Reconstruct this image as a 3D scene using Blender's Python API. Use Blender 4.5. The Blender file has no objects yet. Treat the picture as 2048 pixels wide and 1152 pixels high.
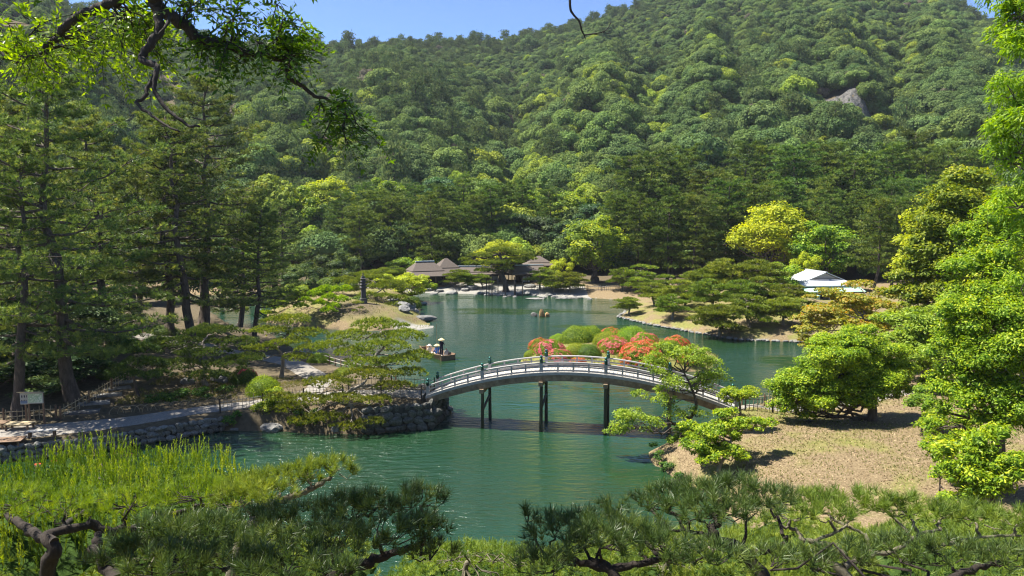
import bpy, bmesh, math, random
import numpy as np
from mathutils import Vector, Matrix

# ------------------------------------------------------------------ camera, sky, sun, exposure
SC = bpy.context.scene
COL = SC.collection
FPX = 1500.0
PITCH = math.atan(149 / 1500)
CAMH = 14.0
cam_d = bpy.data.cameras.new('camera'); cam = bpy.data.objects.new('camera', cam_d); COL.objects.link(cam)
cam_d.sensor_width = 36.0; cam_d.lens = 36.0 * FPX / 2048; cam_d.clip_end = 4000; cam_d.clip_start = 0.1
cam.location = (0, 0, CAMH); cam.rotation_euler = (math.pi / 2 - PITCH, 0, 0)
SC.camera = cam
SUN_EL, SUN_AZ = math.radians(61), math.radians(-78)        # azimuth from +Y (view direction), negative = left
W = bpy.data.worlds.new('World'); SC.world = W; W.use_nodes = True
wn = W.node_tree; bgn = wn.nodes['Background']
sky = wn.nodes.new('ShaderNodeTexSky'); sky.sky_type = 'NISHITA'; sky.sun_disc = False
sky.sun_elevation = SUN_EL; sky.sun_rotation = SUN_AZ
sky.air_density = 0.6; sky.dust_density = 0.0; sky.ozone_density = 6.0; sky.altitude = 2400
wn.links.new(sky.outputs[0], bgn.inputs[0]); bgn.inputs[1].default_value = 0.11
sun_d = bpy.data.lights.new('sun', 'SUN'); sun_d.energy = 5.0; sun_d.angle = math.radians(0.5); sun_d.color = (1, 0.94, 0.82)
sun = bpy.data.objects.new('sun', sun_d); COL.objects.link(sun)
SUND = Vector((math.sin(SUN_AZ) * math.cos(SUN_EL), math.cos(SUN_AZ) * math.cos(SUN_EL), math.sin(SUN_EL)))
sun.rotation_euler = (-SUND).to_track_quat('-Z', 'Y').to_euler(); sun.location = (0, 0, 60)
SC.view_settings.view_transform = 'Standard'; SC.view_settings.look = 'None'
SC.view_settings.exposure = 1.45; SC.view_settings.gamma = 1.0; SC.view_settings.use_curve_mapping = False
SC.render.engine = 'CYCLES'
cy = SC.cycles
cy.max_bounces = 7; cy.diffuse_bounces = 3; cy.glossy_bounces = 3; cy.transmission_bounces = 4; cy.transparent_max_bounces = 8
cy.use_denoising = True; cy.caustics_reflective = False; cy.caustics_refractive = False
cy.sample_clamp_indirect = 6.0; cy.sample_clamp_direct = 12.0; cy.filter_width = 1.15

# ------------------------------------------------------------------ small tools
def G(px, py, z=0.0):
    u = (px - 1024) / FPX; v = (576 - py) / FPX
    dx, dy, dz = u, math.cos(PITCH) + v * math.sin(PITCH), -math.sin(PITCH) + v * math.cos(PITCH)
    t = (z - CAMH) / dz
    return (dx * t, dy * t)

def P(px, py, y):
    u = (px - 1024) / FPX; v = (576 - py) / FPX
    dx, dy, dz = u, math.cos(PITCH) + v * math.sin(PITCH), -math.sin(PITCH) + v * math.cos(PITCH)
    t = y / dy
    return np.array((dx * t, y, CAMH + dz * t))

def nrm(a):
    a = np.asarray(a, float)
    return a / np.maximum(np.linalg.norm(a, axis=-1, keepdims=True), 1e-9)

def tag(o, label=None, cat=None, group=None, kind=None):
    if label: o['label'] = label
    if cat: o['category'] = cat
    if group: o['group'] = group
    if kind: o['kind'] = kind
    return o

def ob(name, data, parent=None, loc=None, rz=None, sc=None, rot=None):
    o = bpy.data.objects.new(name, data); COL.objects.link(o)
    if parent: o.parent = parent
    if loc is not None: o.location = tuple(float(c) for c in loc)
    if rot is not None: o.rotation_euler = rot
    elif rz is not None: o.rotation_euler = (0, 0, rz)
    if sc is not None: o.scale = (sc,) * 3 if np.isscalar(sc) else tuple(float(c) for c in sc)
    return o

def empty(name, loc=(0, 0, 0), rz=0, sc=1, label=None, cat=None, group=None):
    o = ob(name, None, None, loc, rz, sc); o.empty_display_size = 0.3
    return tag(o, label, cat, group)

class MB:
    """collects vertices and faces, builds one mesh"""
    def __init__(s): s.v = []; s.t = []; s.f3 = []; s.f4 = []; s.m3 = []; s.m4 = []; s.n = 0
    def add(s, v, tri=None, quad=None, tint=None, mi=0):
        v = np.asarray(v, np.float32).reshape(-1, 3); k = len(v)
        s.v.append(v)
        s.t.append(np.full(k, 0.5, np.float32) if tint is None else np.broadcast_to(np.asarray(tint, np.float32), (k,)))
        if tri is not None and len(tri):
            tri = np.asarray(tri, np.int64).reshape(-1, 3); s.f3.append(tri + s.n); s.m3.append(np.full(len(tri), mi))
        if quad is not None and len(quad):
            quad = np.asarray(quad, np.int64).reshape(-1, 4); s.f4.append(quad + s.n); s.m4.append(np.full(len(quad), mi))
        s.n += k; return s
    def mesh(s, name, mats, smooth=False):
        v = np.concatenate(s.v); t = np.concatenate(s.t)
        f3 = np.concatenate(s.f3) if s.f3 else np.zeros((0, 3), int); f4 = np.concatenate(s.f4) if s.f4 else np.zeros((0, 4), int)
        mi = np.concatenate(([*s.m3] or [np.zeros(0, int)]) + ([*s.m4] or [np.zeros(0, int)]))
        me = bpy.data.meshes.new(name)
        me.vertices.add(len(v)); me.vertices.foreach_set('co', v.ravel())
        nl = f3.size + f4.size
        me.loops.add(nl); me.loops.foreach_set('vertex_index', np.concatenate([f3.ravel(), f4.ravel()]).astype(np.int32))
        st = np.concatenate([np.arange(len(f3)) * 3, f3.size + np.arange(len(f4)) * 4]).astype(np.int32)
        me.polygons.add(len(st)); me.polygons.foreach_set('loop_start', st)
        for m in (mats if isinstance(mats, (list, tuple)) else [mats]): me.materials.append(m)
        me.polygons.foreach_set('material_index', mi.astype(np.int32))
        me.polygons.foreach_set('use_smooth', np.full(len(st), smooth))
        at = me.attributes.new('tint', 'FLOAT', 'POINT'); at.data.foreach_set('value', t.astype(np.float32))
        me.update(calc_edges=True); me.validate()
        return me
    def box(s, c, size, R=None, mi=0, tint=None):
        h = np.asarray(size, float) / 2
        v = np.array([(x, y, z) for x in (-1, 1) for y in (-1, 1) for z in (-1, 1)], float) * h
        if R is not None: v = v @ np.asarray(R).T
        return s.add(v + np.asarray(c, float), quad=BOXQ, mi=mi, tint=tint)
    def bar(s, a, b, w, h, up=(0, 0, 1), mi=0):
        a = np.asarray(a, float); b = np.asarray(b, float); d = b - a; L = np.linalg.norm(d); x = d / L
        y = nrm(np.cross(up, x)); z = np.cross(x, y)
        return s.box((a + b) / 2, (L, w, h), np.array([x, y, z]).T, mi)
    def tube(s, pts, rad, n=6, mi=0, tint=None, cap=True):
        v, q = tube(pts, rad, n)
        s.add(v, quad=q, mi=mi, tint=tint)
        if cap and n >= 4:
            k = len(v)
            for base in (0, k - n):
                idx = [base + i for i in range(n)]
                s.f3.append(np.array([(idx[0], idx[i], idx[i + 1]) for i in range(1, n - 1)]) + s.n - k)
                s.m3.append(np.full(n - 2, mi))
        return s
    def lathe(s, prof, c=(0, 0, 0), n=12, mi=0):
        v = []; 
        for r, z in prof:
            for i in range(n):
                a = 2 * math.pi * i / n; v.append((c[0] + r * math.cos(a), c[1] + r * math.sin(a), c[2] + z))
        q = [(j * n + i, j * n + (i + 1) % n, (j + 1) * n + (i + 1) % n, (j + 1) * n + i) for j in range(len(prof) - 1) for i in range(n)]
        return s.add(v, quad=q, mi=mi)
BOXQ = [(0, 1, 3, 2), (4, 6, 7, 5), (0, 4, 5, 1), (2, 3, 7, 6), (0, 2, 6, 4), (1, 5, 7, 3)]

def tube(pts, rad, n=6):
    pts = np.asarray(pts, float); k = len(pts); rad = np.broadcast_to(np.asarray(rad, float), (k,))
    d = nrm(np.gradient(pts, axis=0)); ref = np.array((0.31, 0.22, 0.92)) if abs(d[0] @ np.array((0.31, 0.22, 0.92))) < 0.9 else np.array((1., 0, 0))
    v = np.zeros((k, n, 3)); a = 2 * np.pi * np.arange(n) / n
    u = nrm(np.cross(d[0], ref))
    for i in range(k):
        u = nrm(u - d[i] * (u @ d[i])); w = np.cross(d[i], u)
        v[i] = pts[i] + rad[i] * (np.cos(a)[:, None] * u + np.sin(a)[:, None] * w)
    j = np.arange(k - 1)[:, None] * n; i = np.arange(n)[None, :]; i2 = (i + 1) % n
    q = np.stack([j + i, j + i2, j + n + i2, j + n + i], -1).reshape(-1, 4)
    return v.reshape(-1, 3), q

def smooth_line(pts, m=4):
    """Catmull-Rom through control points"""
    p = np.asarray(pts, float); q = np.vstack([2 * p[0] - p[1], p, 2 * p[-1] - p[-2]]); out = []
    for i in range(1, len(q) - 2):
        for t in np.arange(m) / m:
            out.append(0.5 * ((2 * q[i]) + (q[i + 1] - q[i - 1]) * t + (2 * q[i - 1] - 5 * q[i] + 4 * q[i + 1] - q[i + 2]) * t * t + (-q[i - 1] + 3 * q[i] - 3 * q[i + 1] + q[i + 2]) * t ** 3))
    out.append(p[-1]); return np.array(out)

def rand_dirs(rng, n):
    return nrm(rng.normal(size=(n, 3)))

def leaves(mb, C, N, L, rng, wid=0.5, tint=None, droop=None, mi=0):
    """diamond leaves: centres C, normals N, length L"""
    n = len(C); N = nrm(N); r = rand_dirs(rng, n) if droop is None else nrm(droop + 0.5 * rng.normal(size=(n, 3)))
    t = nrm(r - N * (r * N).sum(1, keepdims=True)); b = np.cross(N, t)
    L = np.broadcast_to(np.asarray(L, float), (n,))[:, None] * rng.uniform(0.7, 1.3, (n, 1)); w = L * wid * 0.5
    v = np.stack([C - t * L * .5, C + b * w - N * w * .25, C + t * L * .5, C - b * w - N * w * .25], 1).reshape(-1, 3)
    q = np.arange(4 * n).reshape(-1, 4)
    tint = rng.uniform(0, 1, n) if tint is None else tint
    mb.add(v, quad=q, tint=np.repeat(tint, 4), mi=mi)

def tufts(mb, C, D, nper, L, Wd, rng, spread=(0.2, 1.25), tint=None, mi=0):
    """pine tufts: needles are thin triangles radiating round the axis D"""
    n = len(C); D = nrm(D); C = np.repeat(C, nper, 0); Dn = np.repeat(D, nper, 0); m = n * nper
    r = rand_dirs(rng, m); p = nrm(r - Dn * (r * Dn).sum(1, keepdims=True))
    th = rng.uniform(spread[0], spread[1], (m, 1)); d = Dn * np.cos(th) + p * np.sin(th)
    side = nrm(np.cross(d, rand_dirs(rng, m))); Ln = L * rng.uniform(0.7, 1.2, (m, 1))
    v = np.stack([C - side * Wd * .5, C + side * Wd * .5, C + d * Ln], 1).reshape(-1, 3)
    t = rng.uniform(0, 1, n) if tint is None else tint
    t = np.repeat(t, nper) + rng.uniform(-.12, .12, m)
    mb.add(v, tri=np.arange(3 * m).reshape(-1, 3), tint=np.repeat(np.clip(t, 0, 1), 3), mi=mi)

ICO_V = None; ICO1 = None
def ico1():
    global ICO1
    if ICO1 is None:
        bm = bmesh.new(); bmesh.ops.create_icosphere(bm, subdivisions=1, radius=1); ICO1 = (np.array([v.co[:] for v in bm.verts]), np.array([[l.vert.index for l in f.loops] for f in bm.faces])); bm.free()
    return ICO1
def ico():
    global ICO_V, ICO_F
    if ICO_V is None:
        bm = bmesh.new(); bmesh.ops.create_icosphere(bm, subdivisions=2, radius=1)
        ICO_V = np.array([v.co[:] for v in bm.verts]); ICO_F = np.array([[l.vert.index for l in f.loops] for f in bm.faces]); bm.free()
    return ICO_V, ICO_F
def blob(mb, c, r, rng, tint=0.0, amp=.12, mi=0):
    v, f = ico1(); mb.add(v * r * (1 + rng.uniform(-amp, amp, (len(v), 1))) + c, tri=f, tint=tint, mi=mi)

# ------------------------------------------------------------------ materials
def _mat(name):
    m = bpy.data.materials.new(name); m.use_nodes = True; nt = m.node_tree
    return m, nt, nt.nodes['Principled BSDF'], nt.nodes['Material Output']
def ramp(nt, stops):
    r = nt.nodes.new('ShaderNodeValToRGB'); e = r.color_ramp.elements
    while len(e) < len(stops): e.new(0.5)
    for el, (p, c) in zip(e, stops): el.position = p; el.color = (*c, 1)
    return r
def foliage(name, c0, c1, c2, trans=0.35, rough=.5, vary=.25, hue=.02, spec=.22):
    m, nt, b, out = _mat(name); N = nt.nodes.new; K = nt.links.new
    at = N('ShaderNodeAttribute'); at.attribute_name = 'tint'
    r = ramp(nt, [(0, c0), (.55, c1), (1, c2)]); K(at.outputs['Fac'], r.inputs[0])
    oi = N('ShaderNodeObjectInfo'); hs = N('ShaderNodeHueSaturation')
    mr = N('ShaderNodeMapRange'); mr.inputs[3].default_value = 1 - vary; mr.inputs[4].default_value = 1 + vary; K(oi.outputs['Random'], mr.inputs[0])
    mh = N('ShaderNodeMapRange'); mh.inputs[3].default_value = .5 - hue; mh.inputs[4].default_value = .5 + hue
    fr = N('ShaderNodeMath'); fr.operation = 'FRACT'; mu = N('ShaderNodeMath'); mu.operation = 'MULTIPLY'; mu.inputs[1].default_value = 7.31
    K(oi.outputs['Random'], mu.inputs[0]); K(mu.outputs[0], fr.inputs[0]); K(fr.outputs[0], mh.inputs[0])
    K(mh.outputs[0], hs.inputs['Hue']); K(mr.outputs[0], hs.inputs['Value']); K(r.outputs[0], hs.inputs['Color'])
    K(hs.outputs[0], b.inputs['Base Color']); b.inputs['Roughness'].default_value = rough; b.inputs['Specular IOR Level'].default_value = spec
    if trans > 0:
        tr = N('ShaderNodeBsdfTranslucent'); mx = N('ShaderNodeMixShader'); mx.inputs[0].default_value = trans
        g = N('ShaderNodeHueSaturation'); g.inputs['Saturation'].default_value = 1.15; g.inputs['Value'].default_value = 1.5; g.inputs['Hue'].default_value = .49
        K(hs.outputs[0], g.inputs['Color']); K(g.outputs[0], tr.inputs[0])
        K(b.outputs[0], mx.inputs[1]); K(tr.outputs[0], mx.inputs[2]); K(mx.outputs[0], out.inputs[0])
    return m
def noisy(name, stops, scale=4, rough=.8, bump=.3, detail=6, stretch=(1, 1, 1), metal=0, objvar=0, bdist=.05):
    m, nt, b, out = _mat(name); N = nt.nodes.new; K = nt.links.new
    tc = N('ShaderNodeTexCoord'); mp = N('ShaderNodeMapping'); mp.inputs['Scale'].default_value = stretch
    nz = N('ShaderNodeTexNoise'); nz.inputs['Scale'].default_value = scale; nz.inputs['Detail'].default_value = detail; nz.inputs['Roughness'].default_value = .65
    K(tc.outputs['Object'], mp.inputs[0]); K(mp.outputs[0], nz.inputs['Vector'])
    r = ramp(nt, stops); K(nz.outputs['Fac'], r.inputs[0]); col = r.outputs[0]
    if objvar:
        oi = N('ShaderNodeObjectInfo'); hs = N('ShaderNodeHueSaturation'); mr = N('ShaderNodeMapRange')
        mr.inputs[3].default_value = 1 - objvar; mr.inputs[4].default_value = 1 + objvar
        K(oi.outputs['Random'], mr.inputs[0]); K(mr.outputs[0], hs.inputs['Value']); K(col, hs.inputs['Color']); col = hs.outputs[0]
    K(col, b.inputs['Base Color']); b.inputs['Roughness'].default_value = rough; b.inputs['Metallic'].default_value = metal
    if bump:
        bp = N('ShaderNodeBump'); bp.inputs['Strength'].default_value = bump; bp.inputs['Distance'].default_value = bdist
        K(nz.outputs['Fac'], bp.inputs['Height']); K(bp.outputs[0], b.inputs['Normal'])
    return m

M = {}
M['bark'] = noisy('pine_bark', [(.3, (.035, .027, .02)), (.7, (.13, .10, .08))], 6, .95, .8, stretch=(1, 1, .35), bdist=.08)
M['bark_pale'] = noisy('pale_bark', [(.3, (.10, .085, .065)), (.7, (.30, .26, .21))], 7, .95, .8, stretch=(1, 1, .4), bdist=.05)
M['bark_dark'] = noisy('dark_bark', [(.3, (.011, .008, .006)), (.7, (.042, .031, .025))], 14, .95, .9, stretch=(1, 1, .5), bdist=.03)
M['twig'] = noisy('mossy_twig', [(.3, (.06, .05, .035)), (.7, (.20, .18, .12))], 18, .95, .6, bdist=.02)
M['wood_grey'] = noisy('weathered_silver_wood', [(.3, (.22, .215, .21)), (.7, (.41, .40, .39))], 5, .75, .25, stretch=(1, 1, 4), objvar=.12, bdist=.01)
M['wood_plank'] = noisy('bleached_deck_wood', [(.3, (.33, .31, .27)), (.7, (.48, .45, .40))], 6, .8, .2, objvar=.12, bdist=.01)
M['wood_beam'] = noisy('stained_beam_wood', [(.3, (.09, .065, .04)), (.55, (.22, .16, .10)), (.75, (.30, .27, .20))], 3, .85, .3, bdist=.02)
M['wood_dark'] = noisy('dark_pile_wood', [(.3, (.035, .033, .033)), (.7, (.10, .095, .095))], 5, .8, .3, stretch=(1, 1, .3), bdist=.02)
M['wood_black'] = noisy('blackened_timber', [(.3, (.012, .010, .008)), (.7, (.04, .03, .024))], 4, .7, .2)
M['wood_brown'] = noisy('brown_timber', [(.3, (.10, .06, .035)), (.7, (.24, .15, .09))], 5, .75, .3, bdist=.02)
M['bronze'] = noisy('green_patina_bronze', [(.3, (.008, .05, .045)), (.7, (.02, .11, .095))], 12, .35, .1, metal=.6)
M['stone'] = noisy('grey_stone', [(.25, (.07, .07, .066)), (.5, (.17, .167, .16)), (.78, (.32, .312, .295))], 3.2, .9, .7, objvar=.3, bdist=.08)
M['stone_dark'] = noisy('mossy_dark_stone', [(.25, (.055, .06, .05)), (.5, (.14, .14, .125)), (.78, (.26, .255, .235))], 2.4, .9, .7, objvar=.3, bdist=.08)
M['stone_warm'] = noisy('ochre_stone', [(.3, (.16, .09, .04)), (.55, (.40, .24, .10)), (.8, (.5, .42, .33))], 3.5, .9, .6, bdist=.06)
M['joint'] = noisy('dark_joint_earth', [(.3, (.02, .02, .018)), (.7, (.06, .055, .05))], 6, 1, .4)
M['shingle'] = noisy('bark_shingle', [(.3, (.055, .043, .036)), (.7, (.145, .118, .10))], 9, .95, .6, stretch=(1, 1, 6), bdist=.05)
M['ridge'] = noisy('pale_ridge_cap', [(.3, (.30, .36, .38)), (.7, (.46, .52, .54))], 5, .6, .1)
M['shoji'] = noisy('white_paper', [(.3, (.74, .72, .66)), (.7, (.82, .80, .75))], 3, .9, 0)
M['plaster'] = noisy('brown_plaster', [(.3, (.20, .14, .11)), (.7, (.30, .22, .17))], 2, .9, .1)
M['metal_roof'] = noisy('pale_metal_roof', [(.3, (.36, .38, .40)), (.7, (.48, .50, .52))], 2, .45, .05)
M['awning'] = noisy('green_awning', [(.3, (.28, .46, .36)), (.7, (.38, .58, .46))], 3, .6, .05)
M['bamboo'] = noisy('dry_bamboo', [(.3, (.26, .20, .11)), (.7, (.46, .38, .24))], 8, .6, .1, objvar=.2)
M['bamboo_grey'] = noisy('grey_bamboo', [(.3, (.20, .18, .15)), (.7, (.38, .35, .30))], 8, .7, .1, objvar=.2)
M['white'] = noisy('shade_dimmed_white', [(.3, (.30, .30, .28)), (.7, (.40, .40, .38))], 4, .6, 0)  # white darkened for the shade on the signboards; also a passenger's top
M['navy'] = noisy('navy_cloth', [(.3, (.006, .007, .016)), (.7, (.014, .016, .035))], 30, .9, 0)
M['ink'] = noisy('dark_ink', [(.3, (.02, .02, .05)), (.7, (.04, .04, .09))], 5, .8, 0)
M['print_blue'] = noisy('shade_dimmed_blue', [(.3, (.10, .16, .26)), (.7, (.16, .22, .34))], 6, .7, 0)  # blue print with the shade over the board put into its colour
M['blue'] = noisy('blue_cloth', [(.3, (.02, .12, .5)), (.7, (.03, .18, .62))], 20, .9, 0)
M['cream'] = noisy('cream_cloth', [(.3, (.62, .56, .46)), (.7, (.74, .68, .58))], 20, .9, 0)
M['straw'] = noisy('straw_hat', [(.3, (.60, .46, .22)), (.7, (.74, .60, .34))], 30, .85, .3, bdist=.01)
M['skin'] = noisy('skin', [(.3, (.50, .30, .20)), (.7, (.58, .36, .25))], 8, .55, 0)
M['grey_cloth'] = noisy('grey_cloth', [(.3, (.16, .16, .18)), (.7, (.24, .24, .26))], 20, .9, 0)
M['koi_red'] = noisy('red_koi_skin', [(.42, (.55, .06, .02)), (.56, (.62, .10, .03)), (.6, (.75, .68, .6))], 6, .3, 0)
M['koi_gold'] = noisy('gold_koi_skin', [(.3, (.50, .34, .06)), (.7, (.62, .46, .12))], 6, .3, 0)
M['map'] = noisy('map_print', [(.42, (.55, .62, .52)), (.5, (.22, .36, .24)), (.6, (.50, .58, .44)), (.7, (.30, .42, .40))], 5, .6, 0)
M['gravel_path'] = noisy('pale_gravel_path', [(.3, (.14, .125, .108)), (.7, (.29, .268, .238))], 9, .95, .5, 9, bdist=.03)

# foliage palettes (dark, main, fresh growth)
M['pine'] = foliage('pine_needles', (.03, .06, .016), (.085, .13, .026), (.20, .24, .04), .25, .5, .2, .02)
M['pine_far'] = foliage('far_pine_needles', (.055, .105, .02), (.125, .19, .032), (.24, .29, .05), .25, .55, .25, .02)
M['pine_pad'] = foliage('pruned_pine_needles', (.07, .115, .02), (.19, .25, .036), (.36, .38, .055), .25, .5, .18, .02)
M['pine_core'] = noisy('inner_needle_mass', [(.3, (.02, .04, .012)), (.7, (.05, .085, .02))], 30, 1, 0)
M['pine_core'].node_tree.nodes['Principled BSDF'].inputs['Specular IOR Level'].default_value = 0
M['pine_left'] = foliage('tall_pine_needles', (.06, .105, .028), (.17, .225, .05), (.38, .40, .085), .3, .45, .15, .015)
M['pine_fg'] = foliage('near_pine_needles', (.03, .058, .017), (.08, .125, .028), (.19, .23, .05), .24, .42, .05, .01, .5)
M['pine_bright'] = foliage('fresh_pine_shoots', (.07, .125, .02), (.19, .27, .026), (.36, .41, .045), .35, .5, .05, .01)
M['pine_mid'] = foliage('sunlit_pine_needles', (.08, .135, .026), (.20, .275, .045), (.36, .42, .08), .3, .45, .08, .01)
M['oak'] = foliage('evergreen_oak_leaves', (.022, .055, .018), (.05, .10, .028), (.11, .17, .04), .25, .5, .35, .03)
M['fresh'] = foliage('fresh_green_leaves', (.08, .15, .018), (.20, .30, .025), (.42, .46, .035), .4, .45, .18, .02)
M['camphor'] = foliage('camphor_leaves', (.08, .155, .015), (.24, .345, .02), (.54, .55, .032), .42, .4, .06, .01)
M['yellow'] = foliage('yellow_green_leaves', (.18, .245, .014), (.37, .43, .022), (.56, .58, .035), .38, .5, .06, .01)
M['maple'] = foliage('bronze_maple_leaves', (.12, .16, .025), (.29, .30, .04), (.46, .25, .04), .4, .5, .05, .01)
M['airy'] = foliage('light_green_leaves', (.10, .18, .025), (.23, .34, .04), (.40, .47, .06), .42, .45, .1, .01)
M['willow'] = foliage('willow_leaves', (.10, .19, .02), (.22, .34, .03), (.40, .48, .05), .5, .4, .05, .01)
M['elm'] = foliage('overhead_leaves', (.03, .075, .012), (.09, .17, .018), (.26, .38, .03), .5, .4, .05, .01)
M['shrub'] = foliage('clipped_shrub_leaves', (.03, .08, .014), (.10, .19, .022), (.22, .30, .03), .3, .5, .15, .02)
M['shrub_y'] = foliage('bright_shrub_leaves', (.09, .17, .015), (.24, .34, .02), (.42, .48, .03), .35, .5, .1, .02)
M['azalea'] = foliage('azalea_leaves', (.08, .14, .012), (.23, .29, .02), (.42, .42, .03), .3, .55, .15, .02)
M['pink'] = foliage('pink_azalea_blossom', (.46, .06, .10), (.60, .13, .15), (.70, .32, .30), .3, .6, .05, .01)
M['coral'] = foliage('coral_azalea_blossom', (.46, .06, .028), (.60, .13, .07), (.68, .28, .17), .3, .6, .05, .01)
M['grassm'] = foliage('grass_blades', (.08, .12, .02), (.20, .22, .05), (.40, .34, .14), .3, .6, .1, .01)
M['litter'] = foliage('dry_leaf_litter', (.09, .06, .035), (.25, .18, .10), (.45, .35, .21), .1, .8, 0, 0)
H_ = [('hill_oak', (.055, .095, .034), (.105, .165, .052), (.175, .24, .07)), ('hill_green', (.08, .13, .036), (.145, .21, .055), (.23, .30, .07)),
      ('hill_fresh', (.14, .20, .035), (.25, .32, .045), (.38, .42, .06)), ('hill_pine', (.06, .10, .038), (.105, .155, .055), (.17, .21, .07))]
for nme, a, b_, c in H_: M[nme] = foliage(nme + '_leaves', a, b_, c, .22, .8, .22, .012, .08)
M['hill_bare'] = foliage('dull_brown_leaves', (.09, .08, .05), (.16, .135, .09), (.23, .20, .13), .2, .7, .25, .02)

# ground and water
def ground_material():
    m, nt, b, out = _mat('garden_ground'); N = nt.nodes.new; K = nt.links.new
    tc = N('ShaderNodeTexCoord')
    def nz(scale, det=6, rough=.6):
        n = N('ShaderNodeTexNoise'); n.inputs['Scale'].default_value = scale; n.inputs['Detail'].default_value = det; n.inputs['Roughness'].default_value = rough
        K(tc.outputs['Object'], n.inputs['Vector']); return n
    a, c, d = nz(3.2, 10, .75), nz(.35, 5), nz(11, 8, .8)
    straw = ramp(nt, [(.33, (.06, .043, .025)), (.5, (.19, .142, .082)), (.67, (.36, .285, .175))]); K(d.outputs['Fac'], straw.inputs[0])
    grass = ramp(nt, [(.25, (.07, .085, .022)), (.5, (.17, .17, .05)), (.75, (.30, .26, .10))]); K(a.outputs['Fac'], grass.inputs[0])
    soil = ramp(nt, [(.3, (.055, .045, .028)), (.7, (.15, .12, .075))]); K(a.outputs['Fac'], soil.inputs[0])
    grav = ramp(nt, [(.3, (.15, .145, .13)), (.7, (.36, .345, .315))]); K(d.outputs['Fac'], grav.inputs[0])
    def mix(fac, x, y):
        mx = N('ShaderNodeMix'); mx.data_type = 'RGBA'; K(fac, mx.inputs[0]); K(x, mx.inputs[6]); K(y, mx.inputs[7]); return mx.outputs[2]
    def attr(n, noise, amt=1.0):
        at = N('ShaderNodeAttribute'); at.attribute_name = n
        ma = N('ShaderNodeMath'); ma.operation = 'MULTIPLY_ADD'; K(noise, ma.inputs[0]); ma.inputs[1].default_value = amt; ma.inputs[2].default_value = -.5 * amt
        ad = N('ShaderNodeMath'); ad.operation = 'ADD'; ad.use_clamp = True; K(at.outputs['Fac'], ad.inputs[0]); K(ma.outputs[0], ad.inputs[1])
        mr = N('ShaderNodeMapRange'); mr.interpolation_type = 'SMOOTHSTEP'; mr.inputs[1].default_value = .3; mr.inputs[2].default_value = .7; K(ad.outputs[0], mr.inputs[0]); return mr.outputs[0]
    col = mix(attr('z_grass', c.outputs['Fac'], 1.6), straw.outputs[0], grass.outputs[0])
    col = mix(attr('z_soil', c.outputs['Fac'], 1.0), col, soil.outputs[0])
    col = mix(attr('z_gravel', c.outputs['Fac'], .5), col, grav.outputs[0])
    K(col, b.inputs['Base Color']); b.inputs['Roughness'].default_value = .95; b.inputs['Specular IOR Level'].default_value = .15
    bp = N('ShaderNodeBump'); bp.inputs['Strength'].default_value = .7; bp.inputs['Distance'].default_value = .08; K(d.outputs['Fac'], bp.inputs['Height']); K(bp.outputs[0], b.inputs['Normal'])
    return m
def water_material():
    m, nt, b, out = _mat('pond_water'); N = nt.nodes.new; K = nt.links.new
    tc = N('ShaderNodeTexCoord')
    def nz(scale, st, det=3, rot=0.0):
        mp = N('ShaderNodeMapping'); mp.inputs['Scale'].default_value = st; mp.inputs['Rotation'].default_value = (0, 0, rot); K(tc.outputs['Object'], mp.inputs[0])
        n = N('ShaderNodeTexNoise'); n.inputs['Scale'].default_value = scale; n.inputs['Detail'].default_value = det; n.inputs['Roughness'].default_value = .55
        K(mp.outputs[0], n.inputs['Vector']); return n
    w1 = nz(1.0, (.9, 2.6, 1), 5, .12); w2 = nz(.8, (.25, .8, 1), 2, -.1); patch = nz(.05, (1, 1.6, 1), 2, .3)
    mr = N('ShaderNodeMapRange'); mr.inputs[1].default_value = .38; mr.inputs[2].default_value = .62; mr.inputs[3].default_value = .10; mr.inputs[4].default_value = 1.0; K(patch.outputs['Fac'], mr.inputs[0])
    b1 = N('ShaderNodeBump'); b1.inputs['Distance'].default_value = .42; K(w1.outputs['Fac'], b1.inputs['Height']); K(mr.outputs[0], b1.inputs['Strength'])
    b2 = N('ShaderNodeBump'); b2.inputs['Distance'].default_value = .22; b2.inputs['Strength'].default_value = .5; K(w2.outputs['Fac'], b2.inputs['Height']); K(b1.outputs[0], b2.inputs['Normal'])
    K(b2.outputs[0], b.inputs['Normal'])
    big = nz(.03, (1, 1, 1), 3)
    r = ramp(nt, [(.35, (.014, .038, .012)), (.65, (.011, .046, .021))]); K(big.outputs['Fac'], r.inputs[0]); K(r.outputs[0], b.inputs['Base Color'])
    b.inputs['Roughness'].default_value = .06; b.inputs['IOR'].default_value = 1.58; b.inputs['Specular IOR Level'].default_value = .75
    return m
M['ground'] = ground_material(); M['water'] = water_material()
M['scree'] = noisy('grey_scree', [(.36, (.02, .02, .019)), (.5, (.07, .067, .063)), (.64, (.15, .142, .13))], 1.2, .95, .8, 10, bdist=.5)

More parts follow.
